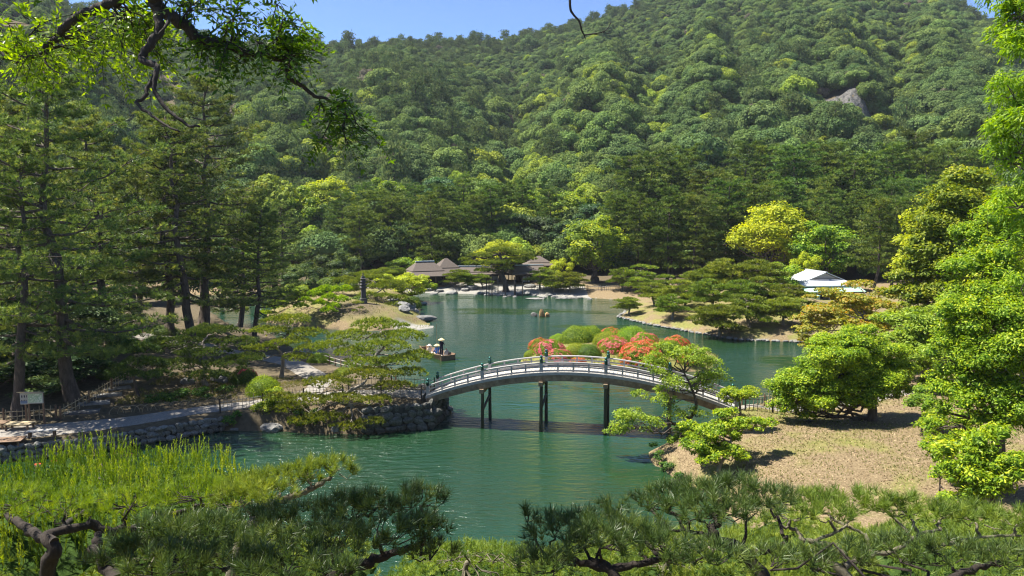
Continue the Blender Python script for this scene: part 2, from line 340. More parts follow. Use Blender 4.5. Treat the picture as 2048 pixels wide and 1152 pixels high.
# ------------------------------------------------------------------ terrain
def vnoise(x, y, s, seed=0):
    x = np.asarray(x, float) / s + seed * 17.3; y = np.asarray(y, float) / s + seed * 5.7
    xi = np.floor(x); yi = np.floor(y); fx = x - xi; fy = y - yi; fx = fx * fx * (3 - 2 * fx); fy = fy * fy * (3 - 2 * fy)
    h = lambda a, b: np.modf(np.abs(np.sin(a * 127.1 + b * 311.7 + seed) * 43758.5453))[0]
    return (h(xi, yi) * (1 - fx) + h(xi + 1, yi) * fx) * (1 - fy) + (h(xi, yi + 1) * (1 - fx) + h(xi + 1, yi + 1) * fx) * fy
def sdist(x, y, poly):
    """signed distance, positive inside"""
    x = np.asarray(x, float); y = np.asarray(y, float); d = np.full(x.shape, 1e9); ins = np.zeros(x.shape, bool)
    for (x0, y0), (x1, y1) in zip(poly, poly[1:] + poly[:1]):
        ex, ey = x1 - x0, y1 - y0; t = np.clip(((x - x0) * ex + (y - y0) * ey) / (ex * ex + ey * ey), 0, 1)
        d = np.minimum(d, (x - x0 - t * ex) ** 2 + (y - y0 - t * ey) ** 2)
        c = ((y0 > y) != (y1 > y)) & (x < (x1 - x0) * (y - y0) / ((y1 - y0) if y1 != y0 else 1e-9) + x0); ins ^= c
    return np.where(ins, 1, -1) * np.sqrt(d)
def sst(a, b, x):
    t = np.clip((x - a) / (b - a), 0, 1); return t * t * (3 - 2 * t)
WALL = [(-48, 33.5), (-38, 37), (-28.9, 41.2), (-26.6, 42.1), (-24.5, 43), (-22.2, 44.9), (-18.9, 47.3)]
LAND_LEFT = [(-90, 26)] + WALL + [(-15.5, 47.4), (-11.9, 46.7), (-9.1, 46.7), (-5.2, 48.0), (-4.6, 51.6), (-6.4, 53.5), (-11.7, 60.5), (-18, 69), (-22, 75), (-27, 84), (-31, 86.5), (-35, 92), (-42, 104), (-48, 112), (-60, 120), (-140, 130), (-300, 110)]
LAND_ISLE = [(-32, 96), (-26, 91.6), (-19, 88.9), (-13.2, 87.9), (-9.4, 91.4), (-11.5, 98), (-14, 108), (-14, 118), (-16, 124), (-24, 125), (-32, 118), (-35, 106)]
LAND_FAR = [(-300, 122), (-47, 128.7), (-15.4, 132), (-7.3, 130.3), (2.2, 127.9), (11.4, 124.8), (17.6, 121.2), (19.5, 117), (19, 112), (16.3, 106.5), (14.3, 100.6), (17.4, 93.7), (21.9, 86.6), (25.2, 82.2), (31.4, 80.8), (36.2, 79.2), (45, 77), (60, 75), (120, 70), (900, 60), (900, 1500), (-900, 1500), (-900, 120)]
LAND_AZ = [(0.8, 70.5), (1.6, 66.4), (5.5, 63.9), (11.9, 63.9), (17.8, 66.4), (20.3, 72.2), (19, 78.2), (9.8, 81), (3, 78.2)]
LAND_RIGHT = [(8.1, 43), (10.5, 44.9), (13, 47), (15, 50), (18, 53.5), (20.5, 57), (24, 62), (28, 68), (36, 72), (60, 74), (400, 60), (400, -60), (14, -60), (11, 25), (10.2, 33.8), (9.6, 37), (8.5, 39.2), (7.9, 41.2)]
LAND_NEAR = [(-300, -60), (-300, 20), (-50, 25), (-20, 24.5), (-5, 24), (4, 25), (11, 27), (30, 30), (300, 30), (300, -60)]
def hill(x, y):
    r = np.hypot(x, y); px = 1024 + FPX * np.clip(x / np.maximum(y, 1), -1.6, 1.6)
    kx = np.array([-900, -200, 100, 300, 450, 600, 760, 900, 1010, 1080, 1150, 1250, 1330, 1450, 1600, 1740, 1830, 1890, 1960, 2060, 2300, 3000])
    ky = np.array([-60, -30, 30, 80, 112, 118, 116, 110, 106, 92, 74, 46, 16, -30, -60, -40, 6, 40, 78, 110, 150, 200])
    kr = np.interp(px, [0, 400, 800, 1100, 1600, 2100], [430, 500, 530, 560, 620, 600])
    top = CAMH + kr / np.sqrt(1 + np.clip(x / np.maximum(y, 1), -1.6, 1.6) ** 2) * (427 - np.interp(px, kx, ky)) / FPX
    s = (r - 158) / (kr - 158)
    up = np.clip(s, 0, 1.0); z = top * (0.18 * up + 0.82 * up ** 1.18)
    z = np.where(s > 1, top - (s - 1) * 110, z)
    gul = (vnoise(px + r * .12, r * .25, 95, 3) - .5) * 26 + (vnoise(px, r * .6, 42, 5) - .5) * 10
    z = z + gul * sst(0.02, .35, s) * (1 - sst(.72, .98, s))
    return np.where(s > 0, np.maximum(z, -60), 0.0)
def gz(x, y):
    x = np.asarray(x, float); y = np.asarray(y, float)
    n1 = vnoise(x, y, 3.1, 1) - .5; n2 = vnoise(x, y, 9, 2) - .5
    dl = sdist(x, y, LAND_LEFT); di = sdist(x, y, LAND_ISLE); df = sdist(x, y, LAND_FAR); da = sdist(x, y, LAND_AZ); dr = sdist(x, y, LAND_RIGHT); dn = sdist(x, y, LAND_NEAR)
    dm = np.maximum.reduce([dl, di, df, da, dr, dn])
    bed = np.maximum(-1.6, -.15 + .5 * np.minimum(dm, 0))
    wallish = sst(-16, -20, x) * sst(60, 45, y)
    zl = np.where(dl > 0, sst(0, .8, dl) * (.92 + .85 * sst(-20, -9, x) * sst(66, 54, y)) + .13 * np.clip(dl - 5, 0, 14) * sst(-10, -22, x) + .25 * n2 * sst(4, 9, dl) + .08 * n1, -9)
    mound = 1.4 * np.exp(-(((x + 33) / 6) ** 2 + ((y - 76) / 6) ** 2)); zl = zl + np.where(dl > 3, mound, 0)
    zi = np.where(di > 0, .05 + 2.6 * (1 - np.exp(-np.clip(di - (3.5 * np.exp(-((x + 12.5) ** 2 + (y - 91) ** 2) / 12)), 0, 99) * .28)) + .3 * n2 + .1 * n1, -9)
    pen = sst(12, 20, x) * sst(122, 112, y) * (1 - .9 * sst(39, 44, x) * sst(95, 103, y))
    zf = np.where(df > 0, .05 + np.minimum(.16 * df, 1.3 + 1.0 * pen) + .35 * sst(0, .8, df) * pen + .25 * n2 * sst(1, 6, df), -9)
    zf = np.where((df > 0), zf + hill(x, y), zf)
    za = np.where(da > 0, .05 + 1.6 * (1 - np.exp(-da * .4)) + .1 * n1, -9)
    zr = np.where(dr > 0, .05 + 1.75 * (1 - np.exp(-dr * .55)) + .035 * np.clip(dr - 4, 0, 30) + .25 * n2 * sst(1, 5, dr) + .08 * n1 + .9 * np.exp(-((x - 14.3) / 2.0) ** 2 - ((y - 45.6) / 2.0) ** 2), -9)
    slope = np.clip(12.5 - .53 * np.clip(y - .5, 0, 99), 0.15, 12.5)
    zn = np.where(dn > 0, slope * sst(0, 1.0, dn) + .3 * n2 + .1 * n1 - .3 * sst(3, 0, dn), -9)
    z = np.maximum.reduce([zl, zi, zf, za, zr, zn])
    return np.where(z > -5, z, bed)
def gz1(x, y): return float(gz(np.array([x]), np.array([y]))[0])
def onG(px, py, it=12):
    """point of the ground seen at a pixel"""
    z = 1.0
    for _ in range(it):
        x, y = G(px, py, z); z = .5 * z + .5 * max(gz1(x, y), 0)
    return (x, y, gz1(x, y))

def axis(a, b, step, ext0, ext1, grow=1.09):
    c = list(np.arange(a, b, step)); s = step
    while c[-1] < ext1: s = min(s * grow, 14); c.append(c[-1] + s)
    s = step
    while c[0] > ext0: s = min(s * grow, 14) ; c.insert(0, c[0] - s)
    return np.array(c)
gx = axis(-48, 50, .72, -640, 640); gy = axis(-6, 134, .72, -40, 900)
X, Y = np.meshgrid(gx, gy); Z = gz(X, Y)
nx, ny = len(gx), len(gy); idx = np.arange(nx * ny).reshape(ny, nx)
quads = np.stack([idx[:-1, :-1], idx[:-1, 1:], idx[1:, 1:], idx[1:, :-1]], -1).reshape(-1, 4)
mb = MB(); mb.add(np.stack([X, Y, Z], -1).reshape(-1, 3), quad=quads)
gme = mb.mesh('ground', M['ground'], True)
xf, yf = X.ravel(), Y.ravel()
dI = sdist(xf, yf, LAND_ISLE); dF = sdist(xf, yf, LAND_FAR); dA = sdist(xf, yf, LAND_AZ); dL = sdist(xf, yf, LAND_LEFT); dR = sdist(xf, yf, LAND_RIGHT); dN = sdist(xf, yf, LAND_NEAR)
zg = np.where(dA > 0, .72, 0) + np.where(dI > 0, .5, 0) + np.where((dF > 0) & (xf > 13) & (yf < 118), .5, 0) + np.where(dR > 0, .34, 0) + np.where(dL > 0, .3, 0) + np.where(dN > 0, .7, 0)
zs = np.where(dL > 0, .62 + .3 * sst(-14, -26, xf), 0) + np.where(dI > 0, .75 * np.exp(-((xf + 20) / 6) ** 2 - ((yf - 95) / 5) ** 2), 0) + np.where((dF > 0) & (yf > 133), .8 * sst(133, 138, yf), 0) + np.where(Z.ravel() < .02, 1.0, 0) + np.where(dN > 0, .5, 0)
zv = np.where((dF > 0) & (xf < 12.5) & (xf > -30) & (yf < 140), sst(9, 5, dF) * .95, 0) + np.where(dI > 0, np.exp(-((xf + 11.7) ** 2 / 9 + (yf - 91.0) ** 2 / 6)) * 1.3, 0) + np.where((dF > 0) & (xf > 12), .6 * sst(.7, .2, dF), 0)
for n, a in (('z_grass', zg), ('z_soil', zs), ('z_gravel', zv)):
    at = gme.attributes.new(n, 'FLOAT', 'POINT'); at.data.foreach_set('value', np.clip(a, 0, 1).astype(np.float32))
tag(ob('ground', gme), 'sandy garden ground with dry grass rising into the hill', 'ground', kind='structure')
mb = MB(); wx, wy = np.linspace(-260, 320, 30), np.linspace(18, 136, 12); A, B = np.meshgrid(wx, wy); ii = np.arange(A.size).reshape(A.shape)
mb.add(np.stack([A, B, np.zeros_like(A)], -1).reshape(-1, 3), quad=np.stack([ii[:-1, :-1], ii[:-1, 1:], ii[1:, 1:], ii[1:, :-1]], -1).reshape(-1, 4))
tag(ob('pond', mb.mesh('pond', M['water'], True)), 'teal green pond water with wind ripples', 'pond', kind='structure')

def strip(name, label, pts, widths, mat, lift=.07, m=8, across=7):
    l = smooth_line([(a, b, 0) for a, b in pts], m); k = len(l); w = np.interp(np.linspace(0, 1, k), np.linspace(0, 1, len(widths)), widths)
    d = nrm(np.gradient(l, axis=0)); s = np.stack([-d[:, 1], d[:, 0]], -1); f = np.linspace(-.5, .5, across)
    rng = np.random.default_rng(5); wj = w + rng.uniform(-.12, .12, k)
    xy = l[:, None, :2] + s[:, None, :] * (f[None, :, None] * wj[:, None, None])
    z = gz(xy[..., 0], xy[..., 1]) + lift - .12 * (np.abs(f[None, :]) > .49)
    v = np.concatenate([xy, z[..., None]], -1).reshape(-1, 3); i = np.arange(k * across).reshape(k, across)
    mb = MB(); mb.add(v, quad=np.stack([i[:-1, :-1], i[1:, :-1], i[1:, 1:], i[:-1, 1:]], -1).reshape(-1, 4))
    return tag(ob(name, mb.mesh(name, mat, True)), label, 'path', kind='structure')
strip('path', 'pale gravel path along the stone bank wall to the bridge', [(-47, 36.6), (-37, 40.3), (-29, 44.2), (-24.5, 46.3), (-21, 49.0), (-16, 50.8), (-11, 50.4), (-5.9, 50.0)], [4.2, 4.2, 3.6, 2.8, 2.2, 2.2, 2.2, 2.3], M['gravel_path'])
strip('path', 'grey gravel path winding back behind the pruned pines', [(-14.2, 51.8), (-14.5, 56), (-17.5, 62), (-20.5, 66), (-27, 69), (-36, 70)], [1.8, 2.0, 2.4, 2.6, 2.4, 2.2], M['gravel_path'])
strip('path', 'pale path from the bridge end across the dry bank', [(13.9, 46.1), (17.5, 46.4), (22, 48), (27, 50.5), (34, 53), (44, 54)], [2.3, 2.2, 2.1, 2.0, 2.0, 2.0], M['gravel_path'])

# ------------------------------------------------------------------ tree kits
class Kit:
    def __init__(s, trunk, crown): s.trunk = trunk; s.crown = crown
def place(kit, name, label, loc, rz=0, sc=1, group=None, cat='tree'):
    e = empty(name, loc, rz, sc, label, cat, group)
    if kit.trunk: ob('trunk', kit.trunk, e)
    ob('crown', kit.crown, e); return e

def limb(mb, a, b, r0, r1, rng, k=6, wob=.06, sag=0.0, n=6, mi=0):
    a = np.asarray(a, float); b = np.asarray(b, float); L = np.linalg.norm(b - a); s = np.linspace(0, 1, k)[:, None]
    p = a + (b - a) * s + rng.normal(size=(k, 3)) * wob * L * np.sin(np.pi * s) + np.array((0, 0, 1.)) * sag * L * (s - s * s) * 4 * .5
    mb.tube(p, np.linspace(r0, r1, k), n, mi=mi); return p

def broad(seed, H, R, nclump, per, lsize, mat, bark='bark', zc=.62, rzf=.42, cr=.34, trunk_r=.03, wid=.5, core=True, lean=(0, 0), flat=1.0, droopy=0.0, limbs=14, tipy=.3):
    """broadleaf tree: height H, crown radius R; crown made of leafy clumps carried on limbs"""
    rng = np.random.default_rng(seed); T = MB(); Cw = MB()
    c0 = np.array((lean[0], lean[1], H * zc)); rv = np.array((R, R, H * rzf))
    i = np.arange(nclump) + .5; ph = np.arccos(1 - 2 * i / nclump); th = np.pi * (1 + 5 ** .5) * i + rng.uniform(0, 6)
    d = np.stack([np.cos(th) * np.sin(ph), np.sin(th) * np.sin(ph), np.cos(ph)], -1)
    d = nrm(d + rng.normal(size=d.shape) * .22)
    f = rng.uniform(.45, .86, (nclump, 1)); cen = c0 + d * rv * f
    cen[:, 2] = np.maximum(cen[:, 2], H * .16)
    fork = np.array((lean[0] * .4, lean[1] * .4, H * (zc - rzf) * .8 + .08 * H))
    tr = H * trunk_r
    base = np.array((0, 0, -.35)); limb(T, base, fork, tr * 1.25, tr * .85, rng, 6, .05, n=9)
    T.lathe([(tr * 2.0, -.3), (tr * 1.45, .12 * H * .5), (tr * 1.1, .2 * H * .5)], (0, 0, 0), 9)
    for j in rng.permutation(nclump)[:limbs]:
        limb(T, fork + rng.normal(size=3) * tr * .3, cen[j] + np.array((0, 0, -.1 * R)), tr * .5, tr * .1, rng, 6, .09, -.12, 5)
    for j in range(nclump):
        r = R * cr * rng.uniform(.7, 1.25) * np.array((1, 1, .72 * flat)); n = int(per * rng.uniform(.7, 1.3))
        dd = rand_dirs(rng, n); dd[:, 2] = np.where(rng.uniform(size=n) < .6, np.abs(dd[:, 2]), dd[:, 2])
        fr = rng.uniform(.35, 1.05, (n, 1)) ** .6
        C = cen[j] + dd * r * fr
        Nn = dd * .7 + np.array((0, 0, .55)) + rng.normal(size=(n, 3)) * .45
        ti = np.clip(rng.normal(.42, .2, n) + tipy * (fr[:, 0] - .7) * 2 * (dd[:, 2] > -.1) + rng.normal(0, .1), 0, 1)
        leaves(Cw, C, Nn, lsize, rng, wid, ti, None if not droopy else np.array((0, 0, -1.)) * droopy + dd)
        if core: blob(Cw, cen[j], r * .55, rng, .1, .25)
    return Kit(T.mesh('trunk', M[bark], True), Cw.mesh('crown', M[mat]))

def pine_tall(seed, H, R, nbr, mat, base=.3, tuft=10, L=.32, Wd=.035, nb=5, per=7, bark='bark', lean=(0, 0), tr=None, sag=.05, topround=.62, spray=.17, bunch=.7):
    rng = np.random.default_rng(seed); T = MB(); Cw = MB(); tr = tr or H * .021
    k = 12; s = np.linspace(0, 1, k)[:, None]
    tp = np.concatenate([np.cumsum(rng.normal(size=(k, 2)) * H * .008, 0), np.zeros((k, 1))], 1) + np.array((lean[0], lean[1], H)) * np.concatenate([s ** 1.3, s ** 1.3, s], 1); tp[0] = (0, 0, -.4)
    T.tube(tp, np.linspace(tr, tr * .15, k) * np.array([1.35] + [1] * (k - 1)), 9)
    for i in range(nbr):
        t = base + (1 - base) * ((i + rng.uniform(0, .8)) / nbr) ** .95; t = min(t, .985)
        h = t * (k - 1); j = min(int(h), k - 2); p0 = tp[j] + (tp[j + 1] - tp[j]) * (h - j)
        az = i * 2.399 + rng.uniform(-.5, .5); prof = np.clip(1 - ((t - .46) / topround) ** 2, .14, 1) if topround else np.clip(1.08 - t, .1, 1)
        ln = R * prof * rng.uniform(.65, 1.15); el = -.12 + .75 * (t - .3) + rng.uniform(-.12, .15)
        d = np.array((math.cos(az) * math.cos(el), math.sin(az) * math.cos(el), math.sin(el)))
        ss = np.linspace(0, 1, 6)[:, None]; side = nrm(np.cross(d, (0, 0, 1.)))
        bp = p0 + d * ln * ss + np.array((0, 0, 1.)) * ln * (sag * 2 * (ss ** 2 - ss) * 2 + .10 * ss ** 3) + rng.normal(size=(6, 3)) * ln * .03 * ss
        T.tube(bp, np.linspace(tr * .32 * (1.1 - .6 * t), tr * .05, 6), 5)
        for q in np.linspace(.32, 1, nb):
            for sg in (-1, 1):
                a = p0 + (bp[min(5, int(q * 5))] - p0); l2 = ln * (.42 - .22 * q) * rng.uniform(.6, 1.3)
                e = a + (side * sg * rng.uniform(.6, 1) + d * rng.uniform(.3, .9) + np.array((0, 0, rng.uniform(-.05, .25)))) * l2
                if rng.uniform() < .7: T.tube(np.array([a, (a + e) / 2 + (0, 0, .03 * l2), e]), [tr * .07, tr * .05, tr * .02], 3, cap=False)
                m = max(3, int(per * rng.uniform(.6, 1.4))); sr = ln * spray * rng.uniform(.7, 1.2) + .15
                w = rng.uniform(0, 1, (m, 1)); C = a + (e - a) * (bunch + (1.05 - bunch) * w) + rng.normal(size=(m, 3)) * np.array((sr, sr, sr * .38)) * .6
                D = np.array((0, 0, .75)) + (C - a) * .5 / max(l2, .1) + rng.normal(size=(m, 3)) * .3
                ti = np.clip(rng.normal(.4, .22, m) + rng.normal(0, .12), 0, 1)
                tufts(Cw, C, D, tuft, L, Wd, rng, tint=ti)
    return Kit(T.mesh('trunk', M[bark], True), Cw.mesh('crown', M[mat]))

def pads_to_kit(seed, trunk_line, tr, pads, mat, tuft, L, Wd, dens, bark='bark_pale', twigs=True, tn=8, dome=.8, limbs=None):
    """pruned pine: trunk polyline, flat foliage pads (centre, rx, ry, rz), limbs to every pad"""
    rng = np.random.default_rng(seed); T = MB(); Cw = MB(); tl = smooth_line(trunk_line, 5); k = len(tl)
    T.tube(tl, np.linspace(tr, tr * .3, k) * (1 + .5 * np.exp(-np.arange(k) * .8)), tn)
    for c, rx, ry, rz in pads:
        c = np.asarray(c, float); dd = np.linalg.norm((tl - c) * (1, 1, 1.6), axis=1) + 3 * (tl[:, 2] > c[2] + .1 * rx) + .8 * (np.arange(k) < k * .25); j = int(np.argmin(dd)); a = tl[j]
        u = c + np.array((0, 0, -rz * .6)); bp = limb(T, a, u, max(tr * .36, .02), tr * .10, rng, 7, .07, .06, 5)
        n = max(6, int(dens * rx * ry * np.pi)); q = np.sqrt(rng.uniform(0, 1, n)); th = rng.uniform(0, 2 * np.pi, n)
        edge = 1 + .16 * np.sin(th * 3 + rng.uniform(0, 6)) + .10 * np.sin(th * 5 + rng.uniform(0, 6))
        ux, uy = q * np.cos(th) * edge, q * np.sin(th) * edge
        zz = rz * (1 - q ** 2) * dome + rng.uniform(-.35, .12, n) * rz
        zz += rz * .35 * (vnoise(ux * rx + c[0] * 3 + 50, uy * ry + c[1] * 3 + 50, max(rx, ry) * .35, seed % 17) - .5) * 2
        C = c + np.stack([ux * rx, uy * ry, zz], -1)
        D = np.stack([ux * .8, uy * .8, np.full(n, 1.0)], -1) + rng.normal(size=(n, 3)) * .22
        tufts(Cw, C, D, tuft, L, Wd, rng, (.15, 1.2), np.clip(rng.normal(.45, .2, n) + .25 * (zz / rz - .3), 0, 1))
        if twigs:
            for _ in range(max(3, int(rx * ry * 3))):
                jj = rng.integers(n); T.tube(np.array([bp[rng.integers(3, 7)], (u + C[jj]) / 2 - (0, 0, rz * .3), C[jj] - (0, 0, rz * .25)]), [tr * .09, tr * .07, tr * .03], 3, cap=False)
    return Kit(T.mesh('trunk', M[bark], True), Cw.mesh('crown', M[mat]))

def pine_garden(seed, H, R, nlim, mat='pine_pad', tuft=9, L=.2, Wd=.03, dens=14, lean=.25, low=.3, bark='bark_pale', padr=.34, tr=None):
    rng = np.random.default_rng(seed); az = rng.uniform(0, 6.28); k = 6; tl = []
    for i in range(k):
        s = i / (k - 1); tl.append((math.cos(az) * lean * R * s + .10 * H * math.sin(s * 7 + seed) * s * 1.2, math.sin(az) * lean * R * s + .10 * H * math.cos(s * 6 + seed * 2) * s, H * .9 * s - (.3 if i == 0 else 0)))
    tl = np.array(tl); pads = []
    for i in range(nlim):
        s = low + (1 - low) * (i / max(1, nlim - 1)) ** .85; p = tl[0] + (tl[-1] - tl[0]) * s
        a = i * 2.4 + rng.uniform(-.4, .4); reach = R * (1.02 - .75 * max(0, s - .25)) * rng.uniform(.62, 1.0)
        if i >= nlim - 1: reach = 0
        for f in ((1.0, .55) if reach > R * .5 else (1.0,)):
            rr = R * padr * rng.uniform(.75, 1.2) * (.85 + .3 * (f < 1))
            a2 = a + rng.uniform(-.25, .25)
            pads.append(((p[0] + math.cos(a2) * reach * f, p[1] + math.sin(a2) * reach * f, H * s * rng.uniform(.93, 1.04) + (.04 * H if f < 1 else 0)), rr * rng.uniform(.9, 1.3), rr * rng.uniform(.8, 1.1), rr * rng.uniform(.17, .28)))
    return pads_to_kit(seed, tl, tr or H * .045 + .03, pads, mat, tuft, L, Wd, dens, bark)

def mound(seed, mat, n=9000, L=.055, tint=(.45, .22), rough=.04, core='shrub', flower=None, cover=.5, fsize=.085, nf=2200, blot=.55):
    """clipped dome shrub, radius 1: foliage mesh and optional blossom mesh"""
    rng = np.random.default_rng(seed); Cw = MB(); d = rand_dirs(rng, n); d[:, 2] = np.abs(d[:, 2]) * 1.0 - .12; d = nrm(d)
    lump = 1 + .07 * np.sin(d[:, 0] * 5 + seed) * np.sin(d[:, 1] * 6 + seed * 2) + rng.normal(0, rough, n)
    C = d * lump[:, None] * rng.uniform(.86, 1.0, (n, 1)); C[:, 2] *= .92
    leaves(Cw, C, d + rng.normal(size=(n, 3)) * .55, L, rng, .55, np.clip(rng.normal(tint[0], tint[1], n), 0, 1))
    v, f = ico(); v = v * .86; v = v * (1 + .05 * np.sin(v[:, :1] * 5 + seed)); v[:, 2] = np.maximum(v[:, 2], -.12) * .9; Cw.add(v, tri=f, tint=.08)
    fm = None
    if flower:
        B = MB(); d = rand_dirs(rng, nf * 3); d[:, 2] = np.abs(d[:, 2]) - .1; d = nrm(d)
        nz_ = vnoise(d[:, 0] * 2 + 9, d[:, 1] * 2 + d[:, 2] * 1.7 + 9, blot, seed % 13); d = d[nz_ > 1 - cover][:nf]; m = len(d)
        lump = 1 + .07 * np.sin(d[:, 0] * 5 + seed) * np.sin(d[:, 1] * 6 + seed * 2)
        C = d * lump[:, None] * rng.uniform(.99, 1.04, (m, 1)); C[:, 2] *= .92
        leaves(B, C, d + rng.normal(size=(m, 3)) * .4, fsize, rng, .9)
        fm = B.mesh('blossoms', M[flower])
    return Cw.mesh('foliage', M[mat]), fm
def shrub(kit, name, label, loc, r, rz=0, group=None, cat='shrub', h=None):
    e = empty(name, loc, rz, 1, label, cat, group); s = (r, r, h or r)
    ob('foliage', kit[0], e, sc=s)
    if kit[1]: ob('blossoms', kit[1], e, sc=s)
    return e

# ------------------------------------------------------------------ hillside forest
def hill_kit(seed, mat, kind='b'):
    rng = np.random.default_rng(seed); Cw = MB()
    if kind == 'b':
        n = 15; H, R = 1.0, .66
        for j in range(n):
            a = j * 2.4 + rng.uniform(-.4, .4); q = 0 if j == 0 else rng.uniform(.25, .72); c = np.array((math.cos(a) * q * R, math.sin(a) * q * R, (.78 - .5 * q * q) + rng.uniform(-.1, .1)))
            r = rng.uniform(.17, .29) * np.array((1, 1, .85)); m = 300
            dd = rand_dirs(rng, m); dd[:, 2] = np.where(rng.uniform(size=m) < .75, np.abs(dd[:, 2]), dd[:, 2])
            C = c + dd * r * rng.uniform(.8, 1.1, (m, 1))
            leaves(Cw, C, dd + rng.normal(size=(m, 3)) * .5 + (0, 0, .25), .064, rng, .75, np.clip(rng.normal(.45, .2, m) + rng.normal(0, .1), 0, 1))
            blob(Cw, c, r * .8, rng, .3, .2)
    else:
        limb(Cw, (0, 0, 0), (0, 0, 1), .03, .008, rng, 5, .03, n=5, mi=1)
        for i in range(13):
            t = .3 + .68 * i / 12; a = i * 2.4; ln = .34 * (1 - ((t - .45) / .68) ** 2) * rng.uniform(.6, 1.1)
            c = np.array((math.cos(a) * ln * .65, math.sin(a) * ln * .65, t)); m = 34
            C = c + rng.normal(size=(m, 3)) * np.array((.11, .11, .035))
            tufts(Cw, C, rng.normal(size=(m, 3)) * .4 + (0, 0, 1), 5, .085, .03, rng, (.2, 1.3))
    return Cw.mesh('hill_tree', [M[mat], M['bark']])
HK = [hill_kit(11, 'hill_oak'), hill_kit(12, 'hill_oak'), hill_kit(13, 'hill_green'), hill_kit(14, 'hill_green'), hill_kit(15, 'hill_fresh'), hill_kit(16, 'hill_fresh'),
      hill_kit(17, 'hill_pine', 'p'), hill_kit(18, 'hill_pine', 'p'), hill_kit(19, 'hill_pine', 'p'), hill_kit(20, 'hill_bare'), hill_kit(21, 'hill_oak'), hill_kit(22, 'hill_green')]
rng = np.random.default_rng(77)
pts = []
r = 160.0
while r < 690:
    sp = 4.5 if r < 300 else 3.7
    th = np.arange(-.78, .78, sp / r); rr = r + rng.uniform(-.45, .45, len(th)) * sp; th = th + rng.uniform(-.45, .45, len(th)) * sp / r
    pts.append(np.stack([rr * np.sin(th), rr * np.cos(th)], -1)); r += sp * .92
pts = np.concatenate(pts)
pxl = 1024 + FPX * pts[:, 0] / pts[:, 1]; rr = np.hypot(pts[:, 0], pts[:, 1])
krr = np.interp(pxl, [0, 400, 800, 1100, 1600, 2100], [430, 500, 530, 560, 620, 600])
keep = (rr < krr + 22) & (pxl > -120) & (pxl < 2170); pts = pts[keep]; pxl = pxl[keep]; rr = rr[keep]
zz = gz(pts[:, 0], pts[:, 1])
# bare rock slide: where the hill meets the sight line of pixel (1695,150)
rs = np.arange(250, 640, 1.0); rd = np.array(((1692 - 1024) / FPX, 1.0)); rd /= np.linalg.norm(rd)
hz = gz(rs * rd[0], rs * rd[1]) + 5; ang = (hz - CAMH) / (rs * rd[1]); kscr = int(np.argmax(ang > (427 - 158) / FPX)); SCR = (rs[kscr] * rd[0], rs[kscr] * rd[1])
pd_ = np.array((rd[1], -rd[0])); scr_poly = [tuple(np.array(SCR) + rd * a_ + pd_ * b_) for a_, b_ in ((5, -13), (6, -7), (0, 3), (-10, 14), (-32, 14), (-34, -6), (-4, -13))]
keep = sdist(pts[:, 0], pts[:, 1], scr_poly) < 0; pts = pts[keep]; pxl = pxl[keep]; rr = rr[keep]; zz = zz[keep]
n = len(pts); s_ = (rr - 158) / (np.interp(pxl, [0, 400, 800, 1100, 1600, 2100], [430, 500, 530, 560, 620, 600]) - 158)
sp1 = vnoise(pts[:, 0], pts[:, 1], 26, 31); sp2 = rng.uniform(size=n); sp3 = vnoise(pts[:, 0], pts[:, 1], 60, 33)
left_ = sst(1300, 800, pxl); var = rng.choice([0, 1, 10], n); g = sp2 < .22 + .5 * (sp1 > .52); var[g] = rng.choice([2, 3, 11], g.sum())
fr = (sp2 > .975 - .05 * (s_ < .6) - .33 * (sp1 > .62) * (s_ < .55) - .15 * (sp1 > .62) * left_ * (s_ < .85)) ; var[fr] = rng.choice([4, 5], fr.sum())
left = sst(1300, 800, pxl); pn = rng.uniform(size=n) < (.10 + .33 * left * (sp3 > .4) + .45 * (s_ > .93)) ; var[pn] = rng.choice([6, 7, 8], pn.sum())
br = (rng.uniform(size=n) < .008) & (s_ > .15); var[br] = 9
hsc = rng.uniform(4.7, 7.2, n) * np.where(np.isin(var, [4, 5]), .95, 1) * np.where(np.isin(var, [6, 7, 8]), 1.25, 1.0) * np.where(np.isin(var, [6, 7, 8]) & (s_ > .95), 1.25, 1.0) * (1.12 - .42 * sst(.25, .75, s_))
hrz = rng.uniform(0, 6.28, n); hsc = hsc * np.exp(rng.normal(0, .2, n)); hsz = hsc * rng.uniform(.8, 1.3, n)
vis = (pxl > 560) & (pxl < 1990); order = np.argsort(np.where(vis, rr, 9e9))[:300]; solo = np.zeros(n, bool); solo[order] = True
HNAMES = {0: ('oak_tree', 'dark green round-crowned oak on the lower hillside', 'dark oaks at the foot of the hill'), 2: ('broadleaf_tree', 'mid green round-crowned tree on the lower hillside', 'green trees at the foot of the hill'),
          4: ('broadleaf_tree', 'fresh yellow-green round-crowned tree on the lower hillside', 'yellow-green trees at the foot of the hill'), 6: ('pine_tree', 'slender pine among the round trees on the lower hillside', 'pines at the foot of the hill'), 9: ('broadleaf_tree', 'dull brownish round-crowned tree on the lower hillside', 'brownish trees at the foot of the hill')}
for i in np.where(solo)[0]:
    v = int(var[i]); kx = 0 if v in (0, 1, 10) else 2 if v in (2, 3, 11) else 4 if v in (4, 5) else 9 if v == 9 else 6
    nm, lb, gp = HNAMES[kx]
    tag(ob(nm, HK[v], None, (pts[i, 0], pts[i, 1], zz[i] - .6), hrz[i], (hsc[i], hsc[i], hsz[i])), lb, 'tree', gp)
rest = ~solo
hc = bpy.data.collections.new('hill_tree_kinds')
for i, me in enumerate(HK):
    o = bpy.data.objects.new('hill_tree_kind_%02d' % i, me); hc.objects.link(o)
fm = bpy.data.meshes.new('hillside_forest'); m = int(rest.sum())
